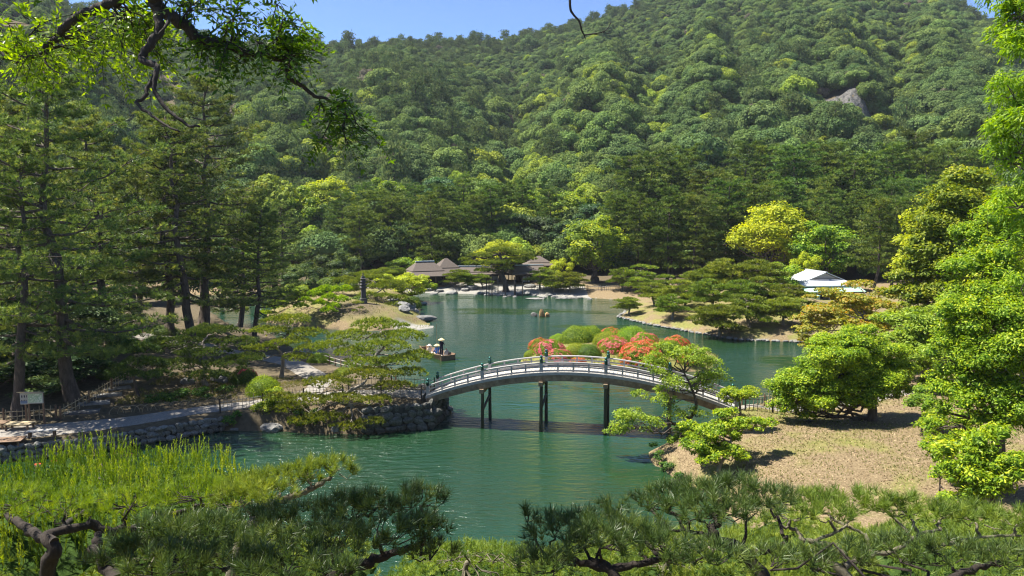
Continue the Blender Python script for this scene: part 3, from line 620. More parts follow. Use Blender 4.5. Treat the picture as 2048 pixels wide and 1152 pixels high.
fm.vertices.add(m); fm.vertices.foreach_set('co', np.stack([pts[rest, 0], pts[rest, 1], zz[rest] - .6], -1).astype(np.float32).ravel())
for nme, typ, dat in (('kind_index', 'INT', var[rest].astype(np.int32)), ('size', 'FLOAT', hsc[rest].astype(np.float32)), ('turn', 'FLOAT', hrz[rest].astype(np.float32)), ('tall', 'FLOAT', hsz[rest].astype(np.float32))):
    fm.attributes.new(nme, typ, 'POINT').data.foreach_set('value', dat)
fo = tag(ob('hillside_forest', fm), 'dense green forest covering the whole upper hillside', 'forest', kind='stuff')
ng = bpy.data.node_groups.new('scatter_hill_trees', 'GeometryNodeTree')
ng.interface.new_socket('Geometry', in_out='INPUT', socket_type='NodeSocketGeometry'); ng.interface.new_socket('Geometry', in_out='OUTPUT', socket_type='NodeSocketGeometry')
gi = ng.nodes.new('NodeGroupInput'); go = ng.nodes.new('NodeGroupOutput'); ip = ng.nodes.new('GeometryNodeInstanceOnPoints'); ci = ng.nodes.new('GeometryNodeCollectionInfo')
ci.inputs['Collection'].default_value = hc; ci.inputs['Separate Children'].default_value = True; ci.inputs['Reset Children'].default_value = True
def nattr(n, t):
    a = ng.nodes.new('GeometryNodeInputNamedAttribute'); a.data_type = t; a.inputs['Name'].default_value = n; return [o for o in a.outputs if o.enabled][0]
cx = ng.nodes.new('ShaderNodeCombineXYZ'); ng.links.new(nattr('turn', 'FLOAT'), cx.inputs[2])
ip.inputs['Pick Instance'].default_value = True
ng.links.new(gi.outputs[0], ip.inputs['Points']); ng.links.new(ci.outputs[0], ip.inputs['Instance']); ng.links.new(nattr('kind_index', 'INT'), ip.inputs['Instance Index'])
ng.links.new(cx.outputs[0], ip.inputs['Rotation']); cs = ng.nodes.new('ShaderNodeCombineXYZ'); sa_ = nattr('size', 'FLOAT'); ng.links.new(sa_, cs.inputs[0]); ng.links.new(sa_, cs.inputs[1]); ng.links.new(nattr('tall', 'FLOAT'), cs.inputs[2]); ng.links.new(cs.outputs[0], ip.inputs['Scale']); ng.links.new(ip.outputs[0], go.inputs[0])
md = fo.modifiers.new('scatter', 'NODES'); md.node_group = ng
# rock slide surface
q = np.linspace(0, 1, 26); aa_, bb_ = np.meshgrid(np.linspace(-50, 24, 52), np.linspace(-16, 22, 40)); ax_ = SCR[0] + rd[0] * aa_ + pd_[0] * bb_; ay_ = SCR[1] + rd[1] * aa_ + pd_[1] * bb_
inside = sdist(ax_, ay_, scr_poly); hz_ = gz(ax_, ay_) + np.clip(inside * .3, -3, .2) + (vnoise(ax_, ay_, 2.2, 9) - .5) * 1.6
ii = np.arange(ax_.size).reshape(ax_.shape); mb = MB(); mb.add(np.stack([ax_, ay_, hz_], -1).reshape(-1, 3), quad=np.stack([ii[:-1, :-1], ii[:-1, 1:], ii[1:, 1:], ii[1:, :-1]], -1).reshape(-1, 4))
tag(ob('rock_slide', mb.mesh('rock_slide', M['scree'])), 'bare grey rock slide in the forest high on the hill', 'rock slide')

# ------------------------------------------------------------------ arched bridge
BA, BB = np.array((-5.7, 48.75)), np.array((13.85, 44.95)); BL = np.linalg.norm(BB - BA); BD = (BB - BA) / BL; BN = np.array((-BD[1], BD[0])); BW = 2.35
def bz(s): return 1.93 + 1.98 * 4 * s * (1 - s)
def bp_(s, off, dz=0.0): p = BA + BD * BL * s + BN * off; return np.array((p[0], p[1], bz(s) + dz))
bridge = empty('arched_bridge', (BA[0], BA[1], 0), 0, 1, 'arched wooden footbridge with pale railings and dark piles across the pond', 'bridge')
ORG = np.array((BA[0], BA[1], 0))
def bpart(name, mb, mat, parent=None, smooth=False):
    for i, v in enumerate(mb.v): mb.v[i] = v - ORG.astype(np.float32)
    return ob(name, mb.mesh(name, mat, smooth), parent or bridge)
def curved(s0, s1, off, w, z0, z1, k=10, ext=0):
    mb = MB(); ss = np.linspace(s0, s1, k); v = []
    for s in ss:
        for o, z in ((off - w / 2, z0), (off + w / 2, z0), (off + w / 2, z1), (off - w / 2, z1)): v.append(bp_(s, o, z))
    q = [(4 * i + j, 4 * i + (j + 1) % 4, 4 * i + 4 + (j + 1) % 4, 4 * i + 4 + j) for i in range(k - 1) for j in range(4)] + [(0, 1, 2, 3), (4 * k - 1, 4 * k - 2, 4 * k - 3, 4 * k - 4)]
    return mb.add(v, quad=q)
NPL = 78; rng = np.random.default_rng(3)
for i in range(NPL):
    s0, s1 = i / NPL + .0006, (i + 1) / NPL - .0006; bpart('deck_plank', curved(s0, s1, BW / 2, BW - .12, -.055 + rng.uniform(0, .006), .0 + rng.uniform(0, .008), 2), M['wood_plank'])
for off in (-.04, BW + .04):
    bpart('fascia_board', curved(0, 1, off, .14, -.12, .07, 40), M['wood_grey'])
    bpart('girder', curved(0.003, .997, off + (.05 if off < 1 else -.05), .22, -.52, -.124, 40), M['wood_beam'])
bpart('girder', curved(0.003, .997, BW / 2, .22, -.5, -.06, 30), M['wood_beam'])
PS = [0.006, .192, .387, .594, .794, .994]
fin = MB().lathe([(.0, 0), (.095, 0), (.095, .25), (.108, .255), (.108, .285), (.07, .29), (.052, .33), (.06, .345), (.088, .385), (.085, .43), (.05, .475), (.015, .51), (0, .52)], n=12).mesh('finial', M['bronze'], True)
for off in (0.06, BW - .06):
    for i, s in enumerate(PS):
        c = bp_(s, off); mb = MB(); mb.box(c + (0, 0, .19), (.20, .20, .98), Matrix.Rotation(math.atan2(BD[1], BD[0]), 3, 'Z')); po = bpart('post', mb, M['wood_grey'])
        ob('finial', fin, po, c - ORG + (0, 0, .66), sc=(1.15, 1.15, 1.0))
    for i in range(5):
        a, b = PS[i] + .0045, PS[i + 1] - .0045
        bpart('bottom_rail', curved(a, b, off, .15, .10, .19, 10), M['wood_grey'])
        bpart('middle_rail', curved(a, b, off, .11, .36, .43, 10), M['wood_grey'])
        mb = MB(); ss = np.linspace(a - .002, b + .002, 12); mb.tube([bp_(s, off, .66) for s in ss], .052, 8); bpart('top_rail', mb, M['wood_grey'], smooth=True)
        for k in (1, 2, 3):
            s = a + (b - a) * k / 4
            mb = MB(); c = bp_(s, off); mb.box(c + (0, 0, .325), (.10, .085, .61), Matrix.Rotation(math.atan2(BD[1], BD[0]), 3, 'Z'))
            bpart('strut', mb, M['wood_grey'])
for s in PS[1:5]:
    c0 = bp_(s, .12); c1 = bp_(s, BW - .12)
    for off, sg in ((.12, -1), (BW - .12, 1)):
        c = bp_(s, off); f = c + np.array((BN[0], BN[1], 0)) * sg * .16; f[2] = -1.5; mb = MB(); mb.tube([c + (0, 0, -.55), f], [.105, .12], 10); bpart('pile', mb, M['wood_dark'], smooth=True)
    mb = MB(); mb.bar(bp_(s, -.28, -.66), bp_(s, BW + .28, -.66), .26, .27); bpart('cross_beam', mb, M['wood_beam'])
    mb = MB(); a = bp_(s, .10); a[2] = bz(s) * .40 - .1; b = bp_(s, BW - .10); b[2] = a[2] + .55; mb.bar(a, b, .10, .17); bpart('brace', mb, M['wood_dark'])

# ------------------------------------------------------------------ stones
def rock_mesh(seed, mat, sub=2, sq=(1, 1, .7), rough=.25, cut=(.62, .95)):
    rng = np.random.default_rng(seed); bm = bmesh.new(); bmesh.ops.create_icosphere(bm, subdivisions=sub, radius=1)
    cuts = nrm(rng.normal(size=(9, 3))); dist = rng.uniform(*cut, 9)
    for v in bm.verts:
        p = np.array(v.co); 
        for c, d in zip(cuts, dist):
            k = p @ c
            if k > d: p = p - c * (k - d) * .85
        p = p * (1 + rng.uniform(-rough, rough) * .25); v.co = p * np.array(sq)
    me = bpy.data.meshes.new('rock'); bm.to_mesh(me); bm.free(); me.materials.append(M[mat])
    return me
RK = [rock_mesh(i, 'stone', 2 if i < 4 else 3) for i in range(7)]; RKD = [rock_mesh(20 + i, 'stone_dark', 2, (1, 1, .8)) for i in range(6)]; RKW = [rock_mesh(40 + i, 'stone_warm', 2, (.8, .8, 1.1)) for i in range(2)]
WST = [rock_mesh(60 + i, 'stone_dark', 2, (1.15, .8, 1.0), .15, (.5, .78)) for i in range(8)]; WST2 = [rock_mesh(80 + i, 'stone', 2, (1.15, .8, 1.0), .15, (.5, .78)) for i in range(6)]
M['stone_abut'] = noisy('dark_abutment_stone', [(.25, (.03, .032, .027)), (.5, (.085, .085, .075)), (.78, (.17, .165, .15))], 2.4, .9, .7, objvar=.3, bdist=.08)  # same stone as the bank wall in a darker tone
WSD = [rock_mesh(100 + i, 'stone_abut', 2, (1.15, .8, 1.0), .15, (.5, .78)) for i in range(8)]
def stone_wall(name, label, line, h, sw, rows, kinds, seed, tilt=.1):
    rng = np.random.default_rng(seed); e = empty(name, (line[0][0], line[0][1], 0), 0, 1, label, 'stone wall'); o = np.array((line[0][0], line[0][1], 0))
    core = MB()
    for (x0, y0), (x1, y1) in zip(line, line[1:]):
        d = np.array((x1 - x0, y1 - y0)); L = np.linalg.norm(d); d /= L; nn = np.array((d[1], -d[0]))      # outward = right of travel
        core.bar(np.array((x0, y0, h * .42 - .3)) - np.array((nn[0], nn[1], 0)) * .2 - o, np.array((x1, y1, h * .42 - .3)) - np.array((nn[0], nn[1], 0)) * .2 - o, .42, h * .95 + .6)
        for r in range(rows):
            x = -rng.uniform(0, .5) * sw
            while x < L:
                w = sw * rng.uniform(.65, 1.4); z = h * (r + .5) / rows + rng.uniform(-.04, .04)
                p = np.array((x0, y0)) + d * (x + w / 2) + nn * (.06 - tilt * (z / h) + rng.uniform(-.04, .05)) - o[:2]
                ob('stone', kinds[rng.integers(len(kinds))], e, (p[0], p[1], z), rot=(rng.uniform(-.25, .25), rng.uniform(-.3, .3), math.atan2(d[1], d[0]) + rng.uniform(-.12, .12)), sc=(w * .60, w * .5 * rng.uniform(.8, 1.2), h / rows * .74 * rng.uniform(.85, 1.2)))
                x += w
    ob('wall_core', core.mesh('wall_core', M['joint']), e)
    return e
stone_wall('stone_wall', 'low dry-stone bank wall of rough stones below the gravel path', WALL[1:], .92, .46, 3, WST + WST2[:2], 4)
stone_wall('bridge_abutment', 'stacked stone abutment under the near end of the footbridge', [(-9.4, 46.7), (-9.1, 46.7), (-5.2, 48.0), (-4.6, 51.6), (-6.2, 53.2)], 1.72, .58, 4, WSD, 6, .2)
def rock(px, py, r, label, kind=0, wet=0, sc=(1, 1, .7), z=None, mats=RK, cat='rock', group=None, name='rock'):
    x, y = G(px, py, .2 if z is None else z); zz = max(gz1(x, y), -.1) if z is None else z
    rg = random.Random(int(px * 7 + py)); return tag(ob(name, mats[kind % len(mats)], None, (x, y, zz + r * sc[2] * .2), rg.uniform(0, 6), (r * sc[0], r * sc[1], r * sc[2])), label, cat, group)
rock(482, 855, .85, 'flat grey slab rock at the water edge left of the creased boulder', 1, sc=(1.1, .7, .35), z=0)
rock(548, 856, 1.15, 'pale creased boulder lying in the shallow water', 4, sc=(1.1, .8, .5), z=0)
rock(612, 852, .9, 'dark upright rock beside the creased boulder', 2, sc=(.8, .7, 1.0), z=.1, mats=RKD)
rock(640, 856, .8, 'dark rock under the foot of the big pruned pine', 3, sc=(.8, .7, 1.1), z=.1, mats=RKD)
rock(682, 862, .95, 'grey jutting rock under the overhanging pine limb', 5, sc=(.9, .7, .9), z=.0)
rock(660, 856, 1.2, 'broad dark rock face below the low pruned pine', 1, sc=(1.3, .8, 1.0), z=.0, mats=RKD)
rock(722, 858, 1.0, 'dark rock joining the bridge abutment', 4, sc=(1.1, .8, 1.2), z=.0, mats=RKD)
rock(578, 848, .8, 'low dark rock behind the creased boulder', 0, sc=(1.2, .8, .7), z=.15, mats=RKD)
rock(440, 850, .9, 'grey rock closing the end of the bank wall', 0, sc=(1, .6, .7), z=.2)
rock(440, 793, .8, 'pale boulder beside the path near the bamboo fence', 2, sc=(1.2, .7, .6))
rock(376, 800, .6, 'small pale boulder in the pine bed', 1, sc=(1, .8, .8))
rock(807, 641, 1.1, 'grey boulder at the gravel tip of the shrub island, front', 5, sc=(1.1, .8, .75)); rock(802, 634, 1.1, 'grey boulder behind the front boulder of the shrub island', 6, sc=(1.2, .8, .8))
rock(818, 627, 1.3, 'large pale boulder on the shrub island shore', 4, sc=(1, .8, .8)); rock(846, 640, 1.3, 'long grey boulder nearest the island tip', 2, sc=(1.6, .7, .5))
rock(828, 630, .8, 'small boulder between the pale and long island boulders', 1); rock(788, 622, 1.0, 'boulder under the low pines of the shrub island', 3)
rock(706, 606, 1.0, 'boulder near the stone pagoda on the island mound', 0); rock(846, 609, .7, 'small rock in the water off the yellow bush', 1, z=0); rock(830, 615, .35, 'white stone beside the round green bush at the water', 0, z=.1)
rock(1068, 633, .62, 'pale grey rock standing in the open pond', 4, sc=(.8, .7, 1.1), z=-.05); rock(1083, 634, .6, 'tall ochre rock standing in the open pond', 0, sc=(1, .8, 1.6), z=-.05, mats=RKW); rock(1093, 634, .6, 'low ochre rock beside the tall pond rock', 1, sc=(1.2, .8, .9), z=-.05, mats=RKW)
for i, (px, w, lb) in enumerate(((1070, 1.9, 'long flat stepping slab lying left of the square step in the far pond'), (1086, .8, 'square stepping stone between two long slabs in the far pond'), (1127, 1.7, 'long flat stepping slab lying right of the square step in the far pond'))):
    x, y = G(px, (598, 595, 597)[i]); tag(ob('stepping_slab', RK[(0, 3, 1)[i]], None, (x, y, .05), 0, (w, .8, .22)), lb, 'stone')
rg = random.Random(8)
for i, (px, py, r) in enumerate([(857, 582, 1.0), (880, 583, .9), (898, 579, 1.0), (912, 577, .9), (868, 586, .8), (905, 585, 1.5), (930, 583, .9), (943, 582, 1.3), (962, 586, .7), (985, 588, .6), (1000, 589, .7), (1020, 590, .6), (1040, 588, .7), (1054, 588, 1.0), (1060, 582, 1.1), (1110, 592, .6), (1130, 593, .6), (1150, 594, .7), (1160, 594, .6), (1180, 596, .6), (1100, 590, .5), (972, 588, .5), (950, 588, .45), (1010, 592, .5), (1030, 592, .5)]):
    rock(px, py, r, 'weathered grey rock set along the tea house gravel shore', rg.randrange(7), sc=(1, .8, rg.uniform(.5, .9)), group='rocks along the tea house shore')
# pebble edging of the pine peninsula, single stones
edge = [(16.3, 106.5), (14.3, 100.6), (17.4, 93.7), (21.9, 86.6), (25.2, 82.2), (31.4, 80.8), (36.2, 79.2)]
ee = empty('shore_edging', (16.3, 106.5, 0), 0, 1, 'line of small pale stones edging the pine peninsula shore', 'stone edging'); rg = random.Random(2)
for (x0, y0), (x1, y1) in zip(edge, edge[1:]):
    L = math.hypot(x1 - x0, y1 - y0); k = int(L / .55)
    for i in range(k):
        t = (i + rg.random() * .5) / k; ob('stone', RK[rg.randrange(4)], ee, (x0 + (x1 - x0) * t - 16.3 + rg.uniform(-.1, .15), y0 + (y1 - y0) * t - 106.5, .08), rg.uniform(0, 6), (.34 * rg.uniform(.7, 1.2), .25, .22 * rg.uniform(.7, 1.3)))

# ------------------------------------------------------------------ fences
UP = MB().tube([(0, 0, 0), (0, 0, .5), (0, 0, 1)], [1, 1, .9], 6)
UPG, UPB = UP.mesh('upright', M['bamboo_grey']), UP.mesh('upright', M['bamboo']); UPD = UP.mesh('post', M['wood_black']); UPW = UP.mesh('post', M['wood_brown'])
def fence(name, label, line, h=.75, sp=.22, rails=(.25, .62), r=.016, mesh=None, post=None, psp=2.0, pr=.05, ph=1.1, jit=.12, seed=0, top=None, hs=None):
    mesh = mesh or UPG; post = post or UPD; rg = random.Random(seed)
    l = smooth_line([(a, b, 0) for a, b in line], 10); seg = np.linalg.norm(np.diff(l, axis=0), axis=1); cum = np.concatenate([[0], np.cumsum(seg)]); tot = cum[-1]
    at = lambda d: np.array([np.interp(d, cum, l[:, 0]), np.interp(d, cum, l[:, 1])])
    o = at(0); e = empty(name, (o[0], o[1], 0), 0, 1, label, 'fence')
    zf = lambda p: gz1(p[0], p[1]) if top is None else top
    n = int(tot / sp)
    for i in range(n + 1):
        p = at(tot * i / n); ob('upright', mesh, e, (p[0] - o[0], p[1] - o[1], zf(p) - .05), rot=(rg.uniform(-.03, .03), rg.uniform(-.03, .03), 0), sc=(r, r, (h + .05) * (1 + rg.uniform(-jit, jit))))
    np_ = max(1, int(tot / psp))
    for i in range(np_ + 1):
        p = at(tot * i / np_); ob('post', post, e, (p[0] - o[0], p[1] - o[1], zf(p) - .1), sc=(pr, pr, h * ph + .1))
    for rl in rails:
        mb = MB(); m = max(3, int(tot / 1.0)); pts = []
        for i in range(m + 1): p = at(tot * i / m); pts.append((p[0] - o[0], p[1] - o[1], zf(p) + rl * h))
        mb.tube(pts, r * 1.15, 5); ob('rail', mb.mesh('rail', mesh.materials[0]), e)
    return e
fence('bamboo_fence', 'grey bamboo lattice fence along the path to the bridge', [(-19.2, 48.3), (-16.5, 49.4), (-13, 49.5), (-9, 48.9), (-6.0, 48.7)], .85, .23, (.35, .82), psp=2.6)
fence('bamboo_fence', 'grey bamboo lattice fence on the far side of the bridge path', [(-11.5, 51.8), (-8.5, 51.6), (-5.4, 51.2)], .85, .23, (.35, .82), psp=2.4, seed=2)
fence('rail_fence', 'low wooden rail fence at the back water edge of the spit', [(-8.6, 54.6), (-11.8, 59), (-14.5, 63.0), (-17.5, 66.8)], .62, 1.1, (.35, .9), r=.035, mesh=UPG, post=UPW, psp=1.1, pr=.06, seed=3)
fence('bamboo_fence', 'yellow bamboo lattice fence behind the benches and signboards', [(-37, 43.4), (-33.0, 45.6), (-29.2, 47.0)], .78, .3, (.35, .75), r=.02, mesh=UPB, post=UPW, psp=2.2, pr=.06, seed=4)
fence('bamboo_fence', 'yellow bamboo lattice fence climbing beside the stone steps', [(-28.8, 46.8), (-28.4, 50), (-28.3, 53.5), (-28.0, 57.5)], .8, .34, (.35, .78), r=.022, mesh=UPB, post=UPW, psp=2.4, pr=.06, seed=5)
fence('bamboo_fence', 'dark slatted fence along the far bank right of the tea house', [(11.0, 130.0), (14, 128.2), (18.5, 127), (22.5, 126)], .9, .36, (.3, .85), r=.045, mesh=UPG, psp=2.4, seed=6)
fence('bamboo_fence', 'dark bamboo lattice fence at the right end of the footbridge', [(14.2, 44.7), (16.2, 44.7), (19, 45.6)], .85, .24, (.35, .82), psp=1.4, seed=7, mesh=UPD)
fence('bamboo_fence', 'bamboo fence at the water side behind the right bridge end', [(14.8, 47.3), (17.5, 47.8), (20.5, 49.5), (23, 51)], .85, .26, (.35, .9), r=.022, mesh=UPB, post=UPW, psp=1.5, seed=8)
fence('rail_fence', 'grey rail fence on the gravel before the tea house', [(3.5, 131.5), (6.5, 131.2), (9.5, 130.5)], .8, .5, (.4, .9), r=.03, psp=1.5, seed=9)
# bamboo hoops edging the pine bed
hoop = MB(); a = np.linspace(0, math.pi, 13); hoop.tube(np.stack([np.cos(a) * .42, np.zeros(13), np.sin(a) * .5], -1), .014, 5); hoop = hoop.mesh('hoop', M['bamboo'])
hl = smooth_line([(-26.2, 48.1, 0), (-23.5, 49.3, 0), (-20.5, 51.0, 0), (-17.2, 52.6, 0), (-14.6, 53.5, 0)], 6); e = empty('hoop_edging', (*hl[0][:2], 0), 0, 1, 'row of bent bamboo hoops edging the pine bed beside the path', 'edging')
for i in range(len(hl) - 1):
    p = (hl[i] + hl[i + 1]) / 2; d = hl[i + 1] - hl[i]; ob('hoop', hoop, e, (p[0] - hl[0][0], p[1] - hl[0][1], gz1(p[0], p[1]) - .03), math.atan2(d[1], d[0]) + .1)

# ------------------------------------------------------------------ steps, benches, boards
for i, (px, py) in enumerate(((165, 824), (188, 806), (215, 790), (235, 777), (247, 765), (252, 756))):
    x, y, z = onG(px, py); mb = MB(); mb.box((0, 0, 0), (2.0 - .1 * i, .75, .22)); me = mb.mesh('step_stone', M['stone'])
    tag(ob('step_stone', me, None, (x, y, z - .05), .35 + .08 * i), ('lowest', 'second', 'third', 'fourth', 'fifth', 'topmost')[i] + ' broad stone step of the path climbing past the bamboo fence', 'step')
def bench(loc, rz, L, Wd, h, label, mat):
    e = empty('bench', loc, rz, 1, label, 'bench'); n = max(3, int(Wd / .16)); w = Wd / n
    for i in range(n): ob('seat_slat', MB().box((0, -Wd / 2 + w * (i + .5), h - .025), (L, w - .012, .05)).mesh('seat_slat', M[mat]), e)
    for sx in (-1, 1):
        for sy in (-1, 1): ob('leg', MB().box((sx * (L / 2 - .14), sy * (Wd / 2 - .07), (h - .12) / 2), (.09, .09, h - .12)).mesh('leg', M['wood_brown']), e)
        ob('cross_bar', MB().box((sx * (L / 2 - .14), 0, h - .085), (.08, Wd - .05, .07)).mesh('cross_bar', M['wood_brown']), e)
x, y, z = onG(85, 876); bench((x, y, z + .06), .28, 1.55, .45, .42, 'narrow grey wooden bench standing alone on the gravel path', 'wood_grey')
x, y, z = onG(15, 890); bench((x, y, z + .06), .25, 1.7, 1.1, .38, 'wide low wooden platform bench nearest the water wall', 'wood_brown')
x, y, z = onG(40, 860); bench((x, y, z + .06), .1, 1.5, .8, .38, 'wide sunlit platform bench in front of the bamboo fence', 'bamboo')
x, y, z = onG(-8, 858); bench((x, y, z + .06), .1, 1.4, .8, .38, 'platform bench cut by the left picture edge beside the sunlit one', 'wood_brown')
def board(px, py, w, h, label, kind):
    x, y, z = onG(px, py); z += .0; e = empty('signboard', (x, y, z), .12, 1, label, 'signboard'); top = 2.05
    for sx in ((-1, 1) if kind else (0,)): ob('post', MB().box((sx * (w / 2 - .04), 0, top / 2 - .05), (.09, .09, top)).mesh('post', M['wood_brown']), e)
    b = ob('panel', MB().box((0, -.07, top - h / 2), (w, .04, h)).mesh('panel', M['white']), e)
    ob('roof_cap', MB().bar((-w / 2 - .06, -.18, top + .06), (w / 2 + .06, -.18, top + .06), .34, .03, (0, .35, 1)).mesh('roof_cap', M['wood_grey' if kind else 'bamboo']), e)
    if kind: ob('map_print', MB().box((0, -.093, top - h / 2), (w - .1, .004, h - .1)).mesh('map_print', M['map']), b)
    else:
        for i in (-1, 0, 1): ob('printed_panel', MB().box((i * w * .28, -.093, top - h * .3), (w * .13, .004, h * .2)).mesh('printed_panel', M['ink']), b)
        ob('printed_strip', MB().box((0, -.093, top - h * .8), (w * .92, .004, h * .26)).mesh('printed_strip', M['print_blue']), b)
        for i in range(5): ob('printed_mark', MB().box(((i - 2) * w * .17, -.0965, top - h * .66), (w * .07, .004, h * .12)).mesh('printed_mark', M['ink']), b)
board(54, 850, .52, .72, 'small white notice board with dark printed panels under a little roof', 0)
board(75, 850, .92, .66, 'garden map board with pale roof cap beside the notice board', 1)
# grey board at right bridge end
x, y = 17.35, 45.9; e = empty('back_to_back_sign', (x, y, gz1(x, y)), -.1, 1, 'grey plate sign on a post seen from behind at the right bridge end', 'signboard')
ob('post', MB().box((0, 0, .65), (.08, .08, 1.5)).mesh('post', M['wood_dark']), e)
for sx in (-1, 1): ob('plate', MB().box((sx * .27, sx * 0 + .05, 1.12), (.5, .03, .42), Matrix.Rotation(.18 * sx, 3, 'Z')).mesh('plate', M['wood_dark']), e)

# ------------------------------------------------------------------ tea house
def hip_roof(w, d, e_z, r_z, ridge, over=.7, brk=.45, thick=.16):
    """hipped roof, ridge along x, with a break in the slope; returns mesh builder"""
    mb = MB(); W2, D2 = w / 2 + over, d / 2 + over
    k = brk; lv = [(W2, D2, e_z), (W2 + (ridge / 2 - W2) * k, D2 * (1 - k), e_z + (r_z - e_z) * k * .78), (W2 + (ridge / 2 - W2) * (k - .03), D2 * (1 - k + .03), e_z + (r_z - e_z) * k * .78 + .07), (ridge / 2, .04, r_z)]
    ring = lambda a, b, z: [(-a, -b, z), (a, -b, z), (a, b, z), (-a, b, z)]
    v = ring(W2 - .05, D2 - .05, e_z - thick)
    for a, b, z in lv: v += ring(a, b, z)
    q = [(4 * i + j, 4 * i + (j + 1) % 4, 4 * i + 4 + (j + 1) % 4, 4 * i + 4 + j) for i in range(4) for j in range(4)] + [(3, 2, 1, 0), (16, 17, 18, 19)]
    return mb.add(v, quad=q)
def pavilion(name, label, loc, rz, w, d, floor, e_z, r_z, ridge, shoji_front=(), shoji_side=(), brk=.42, over=.75, cap=True, wall_back=True):
    e = empty(name, loc, rz, 1, label, 'tea house'); z0 = 0
    ro = ob('roof', hip_roof(w, d, e_z, r_z, ridge, over, brk).mesh('roof', M['shingle']), e)
    if cap: ob('ridge_cap', MB().box((0, 0, r_z + .06), (ridge + .5, .42, .18)).mesh('ridge_cap', M['ridge']), ro)
    ob('floor', MB().box((0, 0, floor - .08), (w + .5, d + .5, .16)).mesh('floor', M['wood_brown']), e)
    nx_, ny_ = max(3, int(w / 1.8) + 1), max(3, int(d / 1.8) + 1)
    ps = [(-w / 2 + w * i / (nx_ - 1), s * d / 2) for i in range(nx_) for s in (-1, 1)] + [(s * w / 2, -d / 2 + d * i / (ny_ - 1)) for i in range(1, ny_ - 1) for s in (-1, 1)]
    for x, y in ps: ob('post', MB().box((x, y, (e_z - .6) / 2), (.13, .13, e_z + .6)).mesh('post', M['wood_brown']), e)
    iw, idp = w - 1.9, d - 1.9
    ob('wall', MB().box((.3, .3, (floor + e_z) / 2 + .05), (iw, idp, e_z - floor - .1)).mesh('wall', M['wood_black']), e)
    for s in (-1, 1):
        ob('beam', MB().box((0, s * d / 2, e_z - .17), (w, .12, .2)).mesh('beam', M['wood_black']), e); ob('beam', MB().box((s * w / 2, 0, e_z - .17), (.12, d - .12, .2)).mesh('beam', M['wood_black']), e)
    hh = (e_z - floor) * .72
    for t in shoji_front:
        p = ob('screen_panel', MB().box((.3 + (t - .5) * iw, .3 - idp / 2 - .03, floor + hh * .55), (.8, .03, hh * .8)).mesh('screen_panel', M['shoji']), e)
        ob('frame', MB().box((.3 + (t - .5) * iw, .3 - idp / 2 - .055, floor + hh * .55), (.05, .02, hh * .8)).mesh('frame', M['wood_brown']), p)
    for t in shoji_side:
        p = ob('screen_panel', MB().box((.3 + iw / 2 + .03, .3 + (t - .5) * idp, floor + hh * .55), (.03, .8, hh * .8)).mesh('screen_panel', M['shoji']), e)
        ob('frame', MB().box((.3 + iw / 2 + .055, .3 + (t - .5) * idp, floor + hh * .55), (.02, .05, hh * .8)).mesh('frame', M['wood_brown']), p)
    return e
# front corner of the main pavilion is seen at pixel 857,554
pavilion('tea_house', 'main tea house pavilion with brown hipped roof and open dark veranda', (-16.0, 137.5, .45), .42, 6.6, 6.0, .5, 2.35, 4.75, 3.1, (), (.25, .75))
pavilion('tea_house', 'brown roofed wing just behind the main tea house pavilion', (-12.6, 143.2, .6), .42, 5.0, 5.0, .5, 2.3, 4.9, .5, (), (.5,), cap=False)
pavilion('tea_house', 'long low tea house corridor with pale ridge behind the clipped pines', (-6.3, 142.5, .6), -.04, 8.6, 3.4, .5, 2.05, 3.35, 7.6, (.85, .95), (), .3, .5)
pavilion('tea_house', 'tea house hall with low skirt roof behind the great spreading pine', (3.2, 141, .6), .25, 6.6, 5.2, .5, 2.3, 3.7, 5.0, (.2, .3, .62, .72, .82), (.3,), .4, .8)
pavilion('tea_house', 'tall pyramid roofed tea house tower right of the spreading pine', (5.2, 144.5, .6), .1, 4.6, 4.6, .5, 3.6, 5.3, .3, (), (), .35, .7, cap=False)
# service building on the right
e = empty('service_building', (46.6, 112, gz1(46.6, 112)), .12, 1, 'building with pale metal hip-and-gable roof and green awning behind the maple', 'building')
wl = ob('wall', MB().box((0, 2, 1.1), (8.4, 7.2, 2.2)).mesh('wall', M['plaster']), e)
e.location.z -= .55; mb = MB(); v = [(-5, -2.3, 2.55), (5, -2.3, 2.55), (5, 6.3, 2.55), (-5, 6.3, 2.55), (-2.6, -.8, 3.35), (2.6, -.8, 3.35), (2.6, 5, 3.35), (-2.6, 5, 3.35), (0, -.75, 4.35), (0, 5.0, 4.35)]
v = v + [(a, b, c - .14) for a, b, c in v[:4]]
mb.add(v, quad=[(0, 1, 5, 4), (1, 2, 6, 5), (2, 3, 7, 6), (3, 0, 4, 7), (4, 8, 9, 7), (5, 6, 9, 8), (0, 10, 11, 1), (1, 11, 12, 2), (2, 12, 13, 3), (3, 13, 10, 0), (10, 13, 12, 11)], tri=[(6, 7, 9)]); ro = ob('roof', mb.mesh('roof', M['metal_roof']), e)
ob('gable', MB().add([(-2.2, -.62, 3.4), (2.2, -.62, 3.4), (0, -.62, 4.25)], tri=[(0, 1, 2)]).mesh('gable', M['wood_grey']), ro)
for sx in (-1, 1): ob('barge_board', MB().bar((sx * 2.9, -.9, 3.24), (sx * -.05, -.9, 4.40), .1, .16, (0, -1, 0)).mesh('barge_board', M['metal_roof']), ro)
ob('ridge_cap', MB().box((0, 2.1, 4.42), (.3, 6.1, .16)).mesh('ridge_cap', M['metal_roof']), ro)
ob('awning', MB().bar((-4.6, -3.0, 2.02), (4.6, -3.0, 2.02), 1.8, .05, (0, -.28, 1)).mesh('awning', M['awning']), e)
for i in range(6): ob('post', MB().box((-4.5 + i * 1.8, -3.5, .6), (.12, .12, 2.4)).mesh('post', M['wood_grey']), e)
